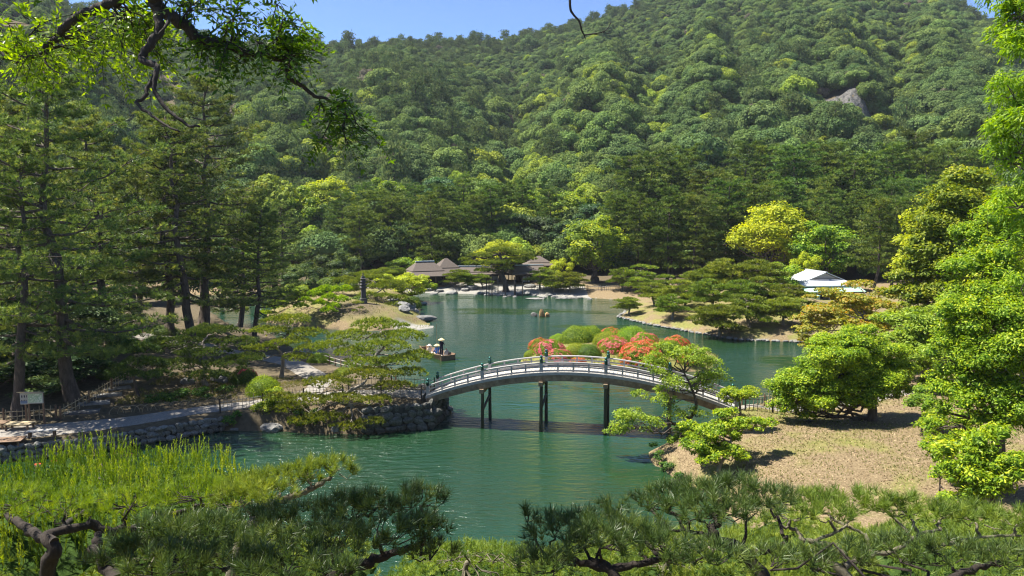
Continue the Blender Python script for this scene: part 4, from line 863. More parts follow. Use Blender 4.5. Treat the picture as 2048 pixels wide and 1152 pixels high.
ob('door', MB().box((-1.6, -1.63, .95), (1.6, .06, 1.9)).mesh('door', M['wood_black']), wl); ob('window', MB().box((1.8, -1.63, 1.2), (1.8, .06, .9)).mesh('window', M['shoji']), wl)
x, y = 42.5, 105; tag(ob('crate', MB().box((0, 0, .3), (1.4, .8, .6)).box((0, 0, .64), (1.5, .9, .08)).mesh('crate', [M['awning']])  , None, (x, y, gz1(x, y)), .2), 'pale green box standing before the service building', 'box')

# ------------------------------------------------------------------ stone pagodas
def pagoda(loc, h, w, tiers, mat, label, tall_base):
    e = empty('stone_pagoda', loc, .4, 1, label, 'stone pagoda'); z = -.2
    ob('base', MB().box((0, 0, z + .1 * h), (w * 1.25, w * 1.25, h * .2 + .2)).mesh('base', M[mat]), e); z = h * .2
    ob('body', MB().box((0, 0, z + tall_base * h / 2), (w * .85, w * .85, tall_base * h)).mesh('body', M[mat]), e); z += tall_base * h
    th = (h * .84 - z) / tiers
    for i in range(tiers):
        ww = w * (1.15 - .4 * i / tiers)
        mb = MB(); ring = lambda a, zz: [(-a, -a, zz), (a, -a, zz), (a, a, zz), (-a, a, zz)]
        v = ring(ww * .5, z) + ring(ww * .62, z + th * .18) + ring(ww * .36, z + th * .5) + ring(ww * .36, z + th)
        mb.add(v, quad=[(4 * k + j, 4 * k + (j + 1) % 4, 4 * k + 4 + (j + 1) % 4, 4 * k + 4 + j) for k in range(3) for j in range(4)] + [(3, 2, 1, 0), (12, 13, 14, 15)])
        ob('tier', mb.mesh('tier', M[mat]), e); z += th
    ob('spire', MB().lathe([(w * .12, z), (w * .1, z + .04 * h), (w * .14, z + .05 * h), (w * .06, z + .07 * h), (w * .1, z + .09 * h), (w * .04, z + .11 * h), (0, z + .18 * h)], n=8).mesh('spire', M[mat]), e)
x, y, z = onG(727, 606); pagoda((x, y, z - .2), 4.4, .66, 4, 'wood_dark', 'tall dark stone pagoda on the shrub island mound', .3)
pagoda((35.6, 108, gz1(35.6, 108)), 4.6, 1.1, 6, 'stone_warm', 'brown tiered stone pagoda behind the layered pines', .1)

# ------------------------------------------------------------------ boat and people
def person(name, label, loc, rz, pose, top, bottom, hat=None, sc=1.0):
    """one continuous skinned body, then coloured by region; hat is a child"""
    if pose == 'stand':
        J = {'pel': (0, 0, .95), 'spi': (0, .01, 1.18), 'che': (0, .0, 1.36), 'nec': (0, -.01, 1.50), 'hed': (0, -.03, 1.62), 'top': (0, -.02, 1.72),
             'shl': (-.19, 0, 1.42), 'ell': (-.27, -.12, 1.18), 'hal': (-.16, -.34, 1.15), 'shr': (.19, 0, 1.42), 'elr': (.27, -.14, 1.22), 'har': (.10, -.36, 1.32),
             'hil': (-.10, 0, .90), 'knl': (-.13, -.04, .50), 'anl': (-.14, .03, .09), 'tol': (-.14, -.13, .04), 'hir': (.10, 0, .90), 'knr': (.13, -.02, .50), 'anr': (.15, .06, .09), 'tor': (.15, -.10, .04)}
    else:
        J = {'pel': (0, .02, .14), 'spi': (0, .05, .38), 'che': (0, .03, .56), 'nec': (0, 0, .70), 'hed': (0, -.03, .82), 'top': (0, -.02, .92),
             'shl': (-.18, .02, .62), 'ell': (-.24, -.10, .40), 'hal': (-.13, -.32, .36), 'shr': (.18, .02, .62), 'elr': (.24, -.10, .40), 'har': (.13, -.32, .36),
             'hil': (-.10, -.02, .13), 'knl': (-.16, -.42, .34), 'anl': (-.14, -.62, .07), 'tol': (-.14, -.78, .04), 'hir': (.10, -.02, .13), 'knr': (.16, -.42, .34), 'anr': (.14, -.62, .07), 'tor': (.14, -.78, .04)}
    R_ = {'pel': .15, 'spi': .14, 'che': .155, 'nec': .06, 'hed': .10, 'top': .07, 'shl': .075, 'ell': .05, 'hal': .035, 'hil': .10, 'knl': .07, 'anl': .05, 'tol': .04}
    Ed = [('pel', 'spi'), ('spi', 'che'), ('che', 'nec'), ('nec', 'hed'), ('hed', 'top'), ('pel', 'hil'), ('pel', 'hir')]
    for s in 'lr': Ed += [('che', 'sh' + s), ('sh' + s, 'el' + s), ('el' + s, 'ha' + s), ('hi' + s, 'kn' + s), ('kn' + s, 'an' + s), ('an' + s, 'to' + s)]
    ks = list(J); co = [J[k] for k in ks]; rr = [R_.get(k, R_.get(k[:-1] + 'l', .05)) for k in ks]; ed = [(ks.index(a), ks.index(b)) for a, b in Ed]
    for s in 'lr':                                             # four fingers and a thumb on each hand
        h = np.array(J['ha' + s]); el = np.array(J['el' + s]); f = nrm(h - el); sd = nrm(np.cross(f, (0, 0, 1.)))
        for i, (o, l) in enumerate(((-.03, .07), (-.01, .08), (.01, .078), (.03, .062), (.05, .05))):
            a = h + f * .06 + sd * o * (1 if s == 'r' else -1) + (0, 0, -.012 * (i == 4)); b = a + f * l + np.array((0, 0, -.025)); co += [tuple(a), tuple(b)]; rr += [.012, .009]; ed += [(ks.index('ha' + s), len(co) - 2), (len(co) - 2, len(co) - 1)]
    me = bpy.data.meshes.new('body'); me.from_pydata(co, ed, []); tmp = bpy.data.objects.new('tmp', me); COL.objects.link(tmp)
    md = tmp.modifiers.new('s', 'SKIN'); 
    for v, r in zip(me.skin_vertices[0].data, rr): v.radius = (r, r)
    me.skin_vertices[0].data[0].use_root = True
    tmp.modifiers.new('u', 'SUBSURF').levels = 1
    dg = bpy.context.evaluated_depsgraph_get(); bm_ = bpy.data.meshes.new_from_object(tmp.evaluated_get(dg)); bpy.data.objects.remove(tmp)
    bm_.materials.clear()
    for m in (M['skin'], M[top], M[bottom], M['wood_black']): bm_.materials.append(m)
    hp, nk = J['pel'][2] - .02, J['nec'][2]
    for p in bm_.polygons:
        c = p.center; wl = (c - Vector(J['hal'])).length < .14 or (c - Vector(J['har'])).length < .14
        hair = c.z > J['hed'][2] + .01 and c.y > J['hed'][1] - .05
        p.material_index = 3 if hair else 0 if (c.z > nk or wl) else 1 if (c.z > hp and c.y > -.45) else 2
        p.use_smooth = True
    b = ob(name, bm_, None, loc, rz, sc); tag(b, label, 'person')
    if hat:
        z = J['hed'][2] + .06; mb = MB()
        prof = {'cone': [(.0, .17), (.08, .14), (.20, .06), (.33, -.02), (.335, -.035), (.2, .03), (.0, .10)], 'brim': [(0, .13), (.10, .12), (.12, .02), (.26, -.01), (.26, -.025), (.11, 0), (0, .08)]}[hat]
        mb.lathe(prof, (J['hed'][0], J['hed'][1], z), 16); ob('hat', mb.mesh('hat', M['straw' if hat == 'cone' else 'cream'], True), b)
    return b
b0, b1 = np.array((-6.1, 70.8)), np.array((-9.1, 75.6)); bd = (b1 - b0) / np.linalg.norm(b1 - b0); BRZ = math.atan2(bd[1], bd[0]); blen = np.linalg.norm(b1 - b0)
boat = empty('wooden_boat', ((b0 + b1)[0] / 2, (b0 + b1)[1] / 2, 0), BRZ, 1, 'flat-bottomed brown wooden boat gliding on the pond with its boatman', 'boat')
ss = np.linspace(-1, 1, 15); hw = np.where(ss < 0, .82, .82 - .42 * np.clip(ss, 0, 1) ** 1.8); sh = .42 + .14 * ss ** 2
outer = MB(); v = []
for s, w, h in zip(ss, hw, sh):
    x = s * blen / 2
    v += [(x * .94, -w * .72, -.18), (x, -w, h), (x, -w + .09, h), (x * .93, -w * .72 + .07, .06), (x * .93, w * .72 - .07, .06), (x, w - .09, h), (x, w, h), (x * .94, w * .72, -.18)]
q = [(8 * i + j, 8 * i + (j + 1) % 8, 8 * i + 8 + (j + 1) % 8, 8 * i + 8 + j) for i in range(14) for j in range(8)] + [(0, 1, 2, 3), (0, 3, 4, 7), (4, 5, 6, 7)] + [tuple(112 + k for k in (3, 2, 1, 0)), tuple(112 + k for k in (7, 4, 3, 0)), tuple(112 + k for k in (7, 6, 5, 4))]
ob('hull', outer.add(v, quad=q).mesh('hull', M['wood_brown']), boat)
for s in (-1, 1):
    w = hw[0] if s < 0 else hw[-1]; ob('transom', MB().box((s * blen / 2 * .985, 0, .22), (.10, w * 1.86, .56)).mesh('transom', M['wood_brown']), boat)
for i in range(9): ob('floor_board', MB().box((-blen / 2 * .86 + i * blen * .86 / 9 + .3, 0, .085), (blen * .86 / 9 - .02, 1.05, .03)).mesh('floor_board', M['wood_plank']), boat)
for s in (-1, 1):
    mb = MB(); mb.tube([(x_ * blen / 2, s * (w_ - .045), h_ + .02) for x_, w_, h_ in zip(ss, hw, sh)], .045, 6); ob('gunwale', mb.mesh('gunwale', M['wood_brown']), boat)
def inboat(t, o, z): p = (b0 + b1) / 2 + bd * t * blen / 2 + np.array((-bd[1], bd[0])) * o; return (p[0], p[1], z)
person('person', 'standing boatman in dark jacket and conical straw hat holding a pole', inboat(-.45, -.05, .10), BRZ - 1.0 + math.pi / 2, 'stand', 'navy', 'navy', 'cone', 1.0)
person('person', 'seated boat passenger with blue top and straw hat', inboat(.05, -.3, .10), BRZ + math.pi / 2, 'sit', 'blue', 'grey_cloth', 'cone')
person('person', 'seated boat passenger in cream clothes with pale brimmed hat', inboat(.2, .32, .10), BRZ + math.pi / 2 + .2, 'sit', 'cream', 'cream', 'brim')
person('person', 'seated boat passenger in white and dark clothes behind the boatman', inboat(-.66, -.3, .10), BRZ + math.pi / 2 - .2, 'sit', 'white', 'navy', None)
p = np.array(inboat(-.45, .30, 0)); mb = MB(); mb.tube([p + (-.05, .1, -1.2), p + (-.1, -.02, 1.3), p + (-.14, -.1, 3.4)], [.03, .028, .022], 6); tag(ob('boat_pole', mb.mesh('boat_pole', M['bamboo'])), 'long bamboo punting pole held upright by the boatman', 'pole')

# koi
def koi_mesh(mat):
    mb = MB(); s = np.linspace(-1, 1, 11); r = np.array([.01, .05, .085, .10, .10, .09, .07, .05, .032, .022, .012])
    v, q_ = tube(np.stack([s * .36, .05 * np.sin(s * 3), np.zeros(11)], -1), r, 8); mb.add(v, quad=q_)
    mb.add([(.33, .0, .0), (.50, .10, .0), (.45, 0, .02), (.50, -.10, .0)], quad=[(0, 1, 2, 3)]); mb.add([(-.12, .09, -.01), (-.0, .22, -.02), (.05, .08, 0), (-.12, -.09, -.01), (0, -.22, -.02), (.05, -.08, 0)], tri=[(0, 1, 2), (3, 5, 4)])
    return mb.mesh('koi', M[mat], True)
KR, KG = koi_mesh('koi_red'), koi_mesh('koi_gold'); rg = random.Random(4)
for i, (px, py, g) in enumerate(((232, 907, 0), (244, 904, 0), (80, 928, 0), (110, 922, 0), (150, 920, 0), (188, 902, 1), (205, 900, 1), (184, 912, 1), (262, 908, 0), (130, 930, 0))):
    x, y = G(px, py, 0); tag(ob('koi', KG if g else KR, None, (x, y, -.035), rg.uniform(-.6, .6), 1.0), 'yellow koi swimming under the stone bank wall' if g else 'red and white koi swimming under the stone bank wall', 'fish', 'yellow koi below the wall' if g else 'red koi below the wall')

# ------------------------------------------------------------------ pruned pines (garden)
def pxpads(l): return [(P(a, b, y), rx, ry, rz) for a, b, y, rx, ry, rz in l]
def custom_pine(seed, label, base, trunk, pads, tr, mat='pine_pad', tuft=12, L=.19, Wd=.042, dens=60, bark='bark_pale', name='pruned_pine', dome=.8):
    """base/trunk given as (pixel x, pixel y, depth)"""
    b = P(*base); b[2] = gz1(b[0], b[1]) - .15
    tl = [np.zeros(3)] + [P(*t) - b for t in trunk]; pd = [(c - b, rx, ry, rz) for c, rx, ry, rz in pxpads(pads)]
    k = pads_to_kit(seed, tl, tr, pd, mat, tuft, L, Wd, dens, bark, dome=dome)
    return place(k, name, label, b)
custom_pine(101, 'big pruned pine with tiered crown behind the bridge end', (752, 800, 51), [(765, 745, 51), (750, 715, 51.2), (775, 685, 51.5), (760, 662, 52)],
    [(758, 650, 53, 1.89, 1.42, 0.46), (700, 672, 52.5, 1.53, 1.30, 0.40), (805, 672, 52, 1.77, 1.42, 0.44), (770, 692, 50.5, 1.77, 1.30, 0.44), (832, 712, 51, 1.18, 1.06, 0.37), (822, 745, 50, 1.12, 0.94, 0.32), (705, 705, 51.5, 1.42, 1.18, 0.37), (660, 690, 53, 1.18, 1.06, 0.34), (735, 725, 50, 1.65, 1.18, 0.40), (800, 722, 50, 1.42, 1.18, 0.34)], .17)
custom_pine(102, 'big low pruned pine leaning over the water beside the abutment', (700, 850, 47.8), [(706, 815, 47.6), (690, 790, 47.6), (725, 768, 47.8), (735, 755, 48.2)],
    [(742, 748, 48.5, 2.01, 1.42, 0.46), (662, 765, 48.2, 1.65, 1.30, 0.41), (785, 772, 48.2, 1.30, 1.06, 0.32), (615, 800, 47.6, 1.42, 1.18, 0.39), (580, 815, 47.6, 1.06, 0.94, 0.32), (690, 797, 47, 1.42, 1.06, 0.34), (648, 835, 46.7, 1.30, 0.94, 0.32), (755, 800, 47, 1.06, 0.83, 0.28), (700, 852, 46.2, 1.06, 0.83, 0.25), (560, 795, 48, 0.94, 0.83, 0.30), (600, 842, 46.8, 0.94, 0.71, 0.25), (745, 842, 46.6, 0.94, 0.71, 0.23)], .19)
custom_pine(103, 'pruned pine with pale bent trunk beside the grey path', (562, 745, 58), [(566, 715, 58), (556, 695, 58), (575, 670, 59)],
    [(577, 640, 60, 1.89, 1.53, 0.48), (538, 662, 59, 1.65, 1.42, 0.41), (612, 667, 59, 1.53, 1.30, 0.41), (575, 685, 58, 1.77, 1.42, 0.41), (522, 697, 58, 1.42, 1.18, 0.34), (622, 697, 57.5, 1.30, 1.06, 0.34), (500, 715, 57, 1.18, 1.06, 0.30), (595, 715, 57, 1.18, 1.06, 0.32)], .16)
custom_pine(104, 'wide pruned pine with many tiers in the hooped bed', (412, 772, 54.5), [(405, 745, 54.5), (420, 720, 55), (405, 690, 55.5), (415, 672, 56)],
    [(420, 662, 57, 2.12, 1.65, 0.48), (352, 685, 56, 2.01, 1.53, 0.46), (472, 685, 56, 1.77, 1.42, 0.44), (300, 698, 55, 1.53, 1.30, 0.40), (402, 706, 55, 2.01, 1.53, 0.46), (452, 728, 54.5, 1.77, 1.42, 0.41), (358, 730, 54, 1.77, 1.42, 0.46), (308, 727, 54, 1.42, 1.18, 0.39), (492, 715, 55, 1.30, 1.18, 0.34), (412, 750, 53, 1.42, 1.18, 0.34)], .18, mat='pine')
custom_pine(105, 'small dark pruned pine with bare stem by the stone steps', (277, 800, 51.5), [(272, 775, 51.5), (268, 755, 51.8), (276, 725, 52)],
    [(282, 728, 52, 1.53, 1.30, 0.48), (248, 748, 51, 1.18, 1.06, 0.41), (312, 750, 51, 1.18, 1.06, 0.34), (268, 698, 53, 1.53, 1.30, 0.41)], .12, mat='pine', bark='bark')
custom_pine(106, 'rust-trunked spreading pine on the shrub island mound', (757, 604, 101), [(750, 590, 101), (765, 578, 102)],
    [(745, 556, 104, 2.4, 1.8, .5), (782, 566, 103, 2.0, 1.5, .45), (714, 566, 104, 1.8, 1.4, .4), (760, 574, 102, 2.0, 1.5, .42), (800, 596, 101, 1.5, 1.2, .4), (784, 610, 99.5, 1.4, 1.0, .4), (816, 606, 103, 1.4, 1.2, .4), (728, 548, 107, 1.8, 1.4, .4), (700, 580, 104, 1.6, 1.3, .4), (690, 560, 107, 1.8, 1.4, .45), (770, 592, 100, 1.5, 1.2, .35), (735, 590, 100, 1.3, 1.1, .35), (800, 575, 105, 1.7, 1.3, .45)], .22, L=.32, Wd=.075, dens=30, tuft=9)
custom_pine(107, 'bright green cloud-pruned tree with rounded pads on the island', (652, 652, 94), [(648, 630, 94), (655, 605, 95), (660, 590, 96)],
    [(650, 580, 96, 1.0, .9, .55), (672, 581, 96, .9, .8, .5), (691, 579, 97, .9, .8, .45), (628, 588, 95, .9, .8, .5), (660, 596, 94, 1.0, .9, .5), (610, 602, 94, .9, .8, .45), (640, 608, 93, 1.0, .8, .45), (683, 600, 94, .9, .8, .45), (656, 622, 92, 1.0, .8, .4), (600, 613, 93, .9, .7, .38), (640, 590, 96, .9, .8, .5), (668, 612, 93, .8, .7, .4)], .14, mat='shrub_y', L=.26, Wd=.10, dens=70, tuft=8, dome=1.0, name='cloud_pruned_tree', bark='bark')
custom_pine(108, 'small bright pine bending over the water left of the island', (562, 640, 99), [(556, 628, 98.5), (548, 620, 98)], [(548, 614, 98, 1.3, 1.0, .4), (530, 627, 97, 1.2, .9, .35), (560, 606, 99, .9, .8, .35)], .12, mat='shrub_y', L=.26, Wd=.09, dens=50, tuft=8, bark='bark')
custom_pine(109, 'tiny thin pine sapling on the bare island slope', (718, 638, 93), [(720, 624, 93), (718, 612, 93)], [(716, 606, 93, .7, .6, .2), (722, 616, 93, .5, .4, .15), (708, 622, 93, .4, .35, .12)], .05, L=.24, Wd=.06, dens=40, tuft=8)
custom_pine(110, 'great spreading pine propped by poles on the tea house shore', (1012, 579, 131), [(1010, 566, 131), (1004, 545, 131), (1002, 520, 131), (1000, 508, 131)],
    [(1000, 502, 131, 2.6, 2.0, .6), (962, 512, 131, 2.2, 1.8, .5), (1036, 508, 131, 2.2, 1.8, .5), (944, 527, 130, 1.8, 1.5, .45), (985, 526, 129, 2.3, 1.8, .5), (1026, 524, 130, 2.0, 1.6, .45), (1055, 518, 131, 1.5, 1.2, .4), (968, 541, 129, 1.7, 1.4, .4), (1010, 538, 129.5, 1.3, 1.1, .35), (930, 520, 131, 1.2, 1.0, .35)], .55, L=.42, Wd=.10, dens=24, tuft=8, bark='bark', name='great_pine')
for i, px in enumerate((973, 978, 984, 996, 1029, 1045, 1031, 1011)):
    x, y = G(px, 582 + (i % 3) * 2, .8); z = gz1(x, y); tag(ob('support_pole', UPD, None, (x, y, z - .1), 0, (.09, .09, 4.2 + .5 * (i % 3))), 'thin dark pole propping the limbs of the great pine', 'pole', 'poles propping the great pine')
GP = [pine_garden(200 + i, 3.4, 3.0, 11, L=.30, Wd=.075, dens=30, tuft=9, low=.28 + .04 * (i % 3), padr=.36) for i in range(5)]
rp = [(1440, 668, 1.15, 'layered pine nearest the water in the middle of the pine peninsula'), (1345, 640, .95, 'low layered pine on the left slope of the pine peninsula'), (1258, 628, .72, 'small loop-trunked pine at the tip of the pine peninsula'), (1372, 618, 1.1, 'broad layered pine in the centre left of the peninsula grove'),
      (1500, 655, 1.15, 'layered pine right of the shaded slope on the peninsula'), (1566, 650, 1.0, 'layered pine beside the bronze maple on the peninsula'), (1425, 625, 1.25, 'tall layered pine in the centre of the peninsula grove'), (1480, 622, 1.2, 'layered pine right of centre in the peninsula grove'), (1540, 618, 1.15, 'layered pine below the tiered stone pagoda'),
      (1310, 612, 1.0, 'layered pine left at the back of the peninsula grove'), (1405, 598, 1.3, 'layered pine at the back centre of the peninsula grove'), (1463, 592, 1.5, 'tallest layered pine at the back of the peninsula grove'), (1510, 592, 1.5, 'tall layered pine rising behind the stone pagoda'), (1345, 600, 1.1, 'layered pine behind the loop-trunked tip pine'), (1590, 622, 1.0, 'layered pine before the service building')]
for i, (px, py, s, lb) in enumerate(rp):
    x, y, z = onG(px, py); place(GP[i % 5], 'layered_pine', lb, (x, y, z - .1), 1.3 * i, (s, s, s * .95))
for i, (px, y, s, lb) in enumerate([(1245, 127, 1.1, 'layered pine on the far bank left of the fence end'), (1290, 124, 1.25, 'layered pine on the far bank behind the peninsula tip'), (935, 134.6, .8, 'clipped dome pine before the low tea house corridor'), (965, 134, .75, 'second clipped pine right of the dome pine by the corridor'), (908, 135.2, .95, 'dark clipped pine against the main tea house wall'),
                                  (1078, 131, 1.15, 'leaning pine right of the great pine on the shore'), (1108, 129, .9, 'small pruned pine on the shore right of the great pine'), (1140, 128, 1.0, 'small pruned pine at the shore beside the far fence'), (760, 134, 1.1, 'pine behind the stone pagoda on the far left bank'), (690, 133, 1.1, 'pine on the far left bank behind the cloud-pruned tree'), (800, 137, 1.0, 'garden pine left of the tea house veranda')]):
    x = (px - 1024) / FPX * y; z = gz1(x, y); place(GP[(i * 2 + 1) % 5], 'garden_pine', lb, (x, y, z - .1), 2.1 * i + 1, s * 1.0)

# ------------------------------------------------------------------ tall pines
LP = [pine_tall(301, 20, 6.2, 46, 'pine_left', .16, 14, .30, .044, 5, 14, spray=.07), pine_tall(302, 19, 5.0, 42, 'pine_left', .26, 14, .30, .044, 5, 13, lean=(.8, .3), spray=.07), pine_tall(303, 21, 5.2, 46, 'pine_left', .22, 14, .30, .044, 5, 13, spray=.07)]
for i, (px, y, H, k, rz, lb) in enumerate([
    (130, 50, 22.0, 0, .3, 'massive dark pine with thick trunk rising behind the bamboo fence'), (207, 66, 19.5, 1, 2.0, 'tall pine with straight trunk beside the clipped green domes'), (330, 71, 20, 1, 4.4, 'tall pine with slanting trunk on the brown mound'), (378, 68, 21.0, 2, 1.2, 'tall pointed pine right of the slanting trunk'),
    (400, 76, 24, 2, 3.0, 'tallest pointed pine standing behind the brown mound'), (507, 73, 13.5, 1, 5.5, 'slim pine with pale leaning trunk beside the back water'), (40, 58, 20, 1, 3.3, 'tall pine at the left edge behind the signboards'), (470, 92, 17, 0, 2.2, 'bushy pine at the edge of the back water'),
    (90, 76, 21, 2, .8, 'tall pine far back in the left grove'), (265, 88, 19, 0, 1.9, 'wide pine at the back of the left grove'), (10, 47, 17, 2, 4.0, 'pine leaning into the picture at the far left'), (560, 118, 17, 2, 2.6, 'tall pine on the far bank left of the dark evergreen')]):
    x = (px - 1024) / FPX * y; b = (20, 19, 21)[k]; place(LP[k], 'tall_pine', lb, (x, y, gz1(x, y) - .2), rz, (H / b,) * 3)
FPK = [pine_tall(320 + i, 18, 4.6, 32, 'pine_far', .22 + .05 * (i % 3), 8, .55, .12, 4, 10, tr=.28, spray=.12, topround=.72) for i in range(5)]
rg = random.Random(12); belt = []
for px in list(range(690, 1010, 34)): belt.append((px + rg.uniform(-8, 8), rg.uniform(150, 168), rg.uniform(12.5, 17), 'L'))
for px in list(range(680, 1130, 52)): belt.append((px + rg.uniform(-8, 8), rg.uniform(168, 182), rg.uniform(14, 17), 'L'))
for px in list(range(1225, 1860, 27)): belt.append((px + rg.uniform(-9, 9), rg.uniform(136, 156), rg.uniform(13, 19), 'R'))
for px in list(range(1250, 1960, 38)): belt.append((px + rg.uniform(-9, 9), rg.uniform(156, 176), rg.uniform(17, 23), 'R'))
for px in list(range(1745, 1900, 45)): belt.append((px + rg.uniform(-9, 9), rg.uniform(116, 128), rg.uniform(13, 17.5), 'R'))
for i, (px, y, H, sd) in enumerate(belt):
    x = (px - 1024) / FPX * y
    place(FPK[i % 5], 'forest_pine', 'tall dark pine in the dense belt behind the tea house' if sd == 'L' else 'tall dark pine in the dense belt behind the pine peninsula', (x, y, gz1(x, y) - .3), rg.uniform(0, 6.28), (H / 18 * rg.uniform(.95, 1.3), H / 18 * rg.uniform(.95, 1.3), H / 18), 'pine belt behind the tea house' if sd == 'L' else 'pine belt behind the peninsula')

# ------------------------------------------------------------------ broadleaf trees, mid distance
BK = {k: broad(*a, **kw) for k, (a, kw) in {
    'yellow': ((401, 15, 6.0, 34, 230, .42, 'yellow'), dict(zc=.62, rzf=.36, limbs=16)),
    'green': ((402, 13, 5.2, 32, 240, .42, 'fresh'), dict(zc=.56, rzf=.42, limbs=12)),
    'oak': ((403, 12, 5.0, 30, 240, .42, 'oak'), dict(zc=.55, rzf=.43, limbs=10)),
    'lime': ((404, 6, 2.8, 18, 240, .26, 'yellow'), dict(zc=.52, rzf=.46, limbs=8)),
    'bush': ((405, 4, 2.6, 18, 240, .25, 'fresh'), dict(zc=.5, rzf=.48, limbs=8)),
    'cyp': ((406, 10, 4.2, 30, 260, .34, 'pine'), dict(zc=.5, rzf=.48, limbs=8, wid=.3))}.items()}
def bt(k, name, label, px, y, H, R, rz=0, group=None, dz=0):
    h0, r0 = {'yellow': (15, 6), 'green': (13, 5.2), 'oak': (12, 5), 'lime': (6, 2.8), 'bush': (4, 2.6), 'cyp': (10, 4.2)}[k]
    x = (px - 1024) / FPX * y; return place(BK[k], name, label, (x, y, gz1(x, y) - .2 + dz), rz, (R / r0, R / r0, H / h0), group)
bt('yellow', 'camphor_tree', 'big vivid yellow-green tree standing out before the pine belt', 1538, 129, 15.2, 7.0)
bt('green', 'broadleaf_tree', 'large mid green tree right of the vivid yellow tree', 1640, 124, 12.6, 5.8, 1)
bt('lime', 'broadleaf_tree', 'small lime green tree in front of the mid green tree', 1612, 119, 7.5, 2.3, 2)
bt('bush', 'bamboo_clump', 'light green feathery bush left of the service building', 1568, 112, 4.6, 3.2, 3)
bt('green', 'broadleaf_tree', 'large rounded bright tree on the far bank right of the tower roof', 1192, 136.5, 13.6, 6.0, 4)
bt('oak', 'broadleaf_tree', 'dark green tree tucked under the large rounded bright tree', 1235, 139, 8.5, 4.2, 2)
bt('lime', 'broadleaf_tree', 'small bright yellow-green tree beside the tower roof', 1122, 137, 5.2, 2.3, 5)
bt('yellow', 'broadleaf_tree', 'olive yellow tree crown rising behind the great pine', 1000, 139, 8.2, 5.0, 5)
bt('yellow', 'broadleaf_tree', 'vivid yellow-green tree above the left grove at the hill foot', 665, 175, 17, 7.0, 2)
bt('green', 'broadleaf_tree', 'light green tree at the hill foot left of the yellow one', 620, 172, 16, 6.5, 3)
bt('cyp', 'evergreen_tree', 'dark dense rounded evergreen behind the back water', 622, 121, 9.5, 4.3)
bt('cyp', 'evergreen_tree', 'second dark evergreen left of the dense rounded one', 560, 124, 8.5, 3.8, 2)
bt('lime', 'broadleaf_tree', 'yellow bush spilling over the water at the island end', 822, 117, 4.6, 3.3, 1, dz=-.3)
bt('cyp', 'evergreen_tree', 'third dark evergreen right of the dense rounded one', 690, 121, 8.0, 3.6, 4)
bt('bush', 'broadleaf_tree', 'small green bush at the left foot of the island evergreens', 590, 108, 2.6, 2.2, 4)
bt('cyp', 'evergreen_tree', 'low dark evergreen at the left end of the island', 600, 112, 6.0, 3.2, 5)
bt('lime', 'broadleaf_tree', 'yellow bush behind the island pine', 775, 124, 4.2, 3.0, 3)
bt('bush', 'broadleaf_tree', 'light green bush left of the tea house', 745, 133, 3.6, 3.0, 1); bt('bush', 'broadleaf_tree', 'light green bush at the far left bank', 690, 130, 3.8, 3.0, 2)
bt('bush', 'broadleaf_tree', 'low green growth behind the main tea house', 800, 150, 4.2, 4.0, 2); bt('bush', 'broadleaf_tree', 'low green growth at the foot of the far pines', 860, 152, 4.4, 4.2, 4)
rg = random.Random(21)
for i, (px, y, H, R, k) in enumerate([(40, 90, 13, 5.5, 'green'), (150, 100, 13, 5.5, 'green'), (260, 108, 12, 5.5, 'oak'), (360, 116, 12, 5, 'oak'), (-30, 70, 12, 5, 'oak'), (90, 66, 5.5, 3.4, 'oak'), (15, 62, 7, 4.0, 'oak'), (440, 122, 12, 5, 'oak'), (500, 128, 11, 5, 'green'), (200, 78, 4.5, 3.2, 'green'), (-60, 52, 6, 3.5, 'oak'), (60, 56, 3.6, 2.6, 'oak')]):
    bt(k, 'broadleaf_tree', 'leafy green tree filling the back of the left pine grove' if k == 'green' else 'dark leafy tree filling the back of the left pine grove', px, y, H, R, i, 'green trees behind the left pines' if k == 'green' else 'dark trees behind the left pines')
for i, (px, y, H, R, k) in enumerate([(25, 52.5, 3.6, 3.0, 'cyp'), (80, 55, 4.2, 3.4, 'oak'), (135, 58, 4.0, 3.2, 'cyp'), (180, 62, 4.4, 3.4, 'oak'), (-30, 50, 4.0, 3.2, 'oak'), (225, 73, 3.8, 3.0, 'cyp'), (150, 53.5, 2.6, 2.3, 'oak'), (60, 49.6, 2.2, 2.0, 'cyp')]):
    bt(k, 'understorey_bush', 'dark leafy bush crowding under the tall pines behind the fence' if k == 'oak' else 'dark needle bush crowding under the tall pines behind the fence', px, y, H, R, i, 'leafy bushes under the left pines' if k == 'oak' else 'needle bushes under the left pines')
for i, (px, y, H, R, k) in enumerate([(1140, 160, 12, 5.5, 'oak'), (1190, 168, 14, 6, 'oak'), (1090, 165, 12, 5.5, 'oak'), (1040, 168, 12, 5, 'oak'), (1150, 180, 15, 6, 'green'), (1050, 184, 14, 6, 'green'), (960, 186, 14, 6, 'green'), (880, 190, 15, 6, 'oak'), (770, 186, 15, 6, 'green'), (720, 178, 14, 6, 'oak'), (1900, 150, 17, 6, 'oak'), (1960, 140, 18, 6, 'green')]):
    bt(k, 'broadleaf_tree', 'green broadleaf tree where the garden meets the hill' if k == 'green' else 'dark broadleaf tree where the garden meets the hill', px, y, H, R, i, 'green trees at the garden edge' if k == 'green' else 'dark trees at the garden edge')

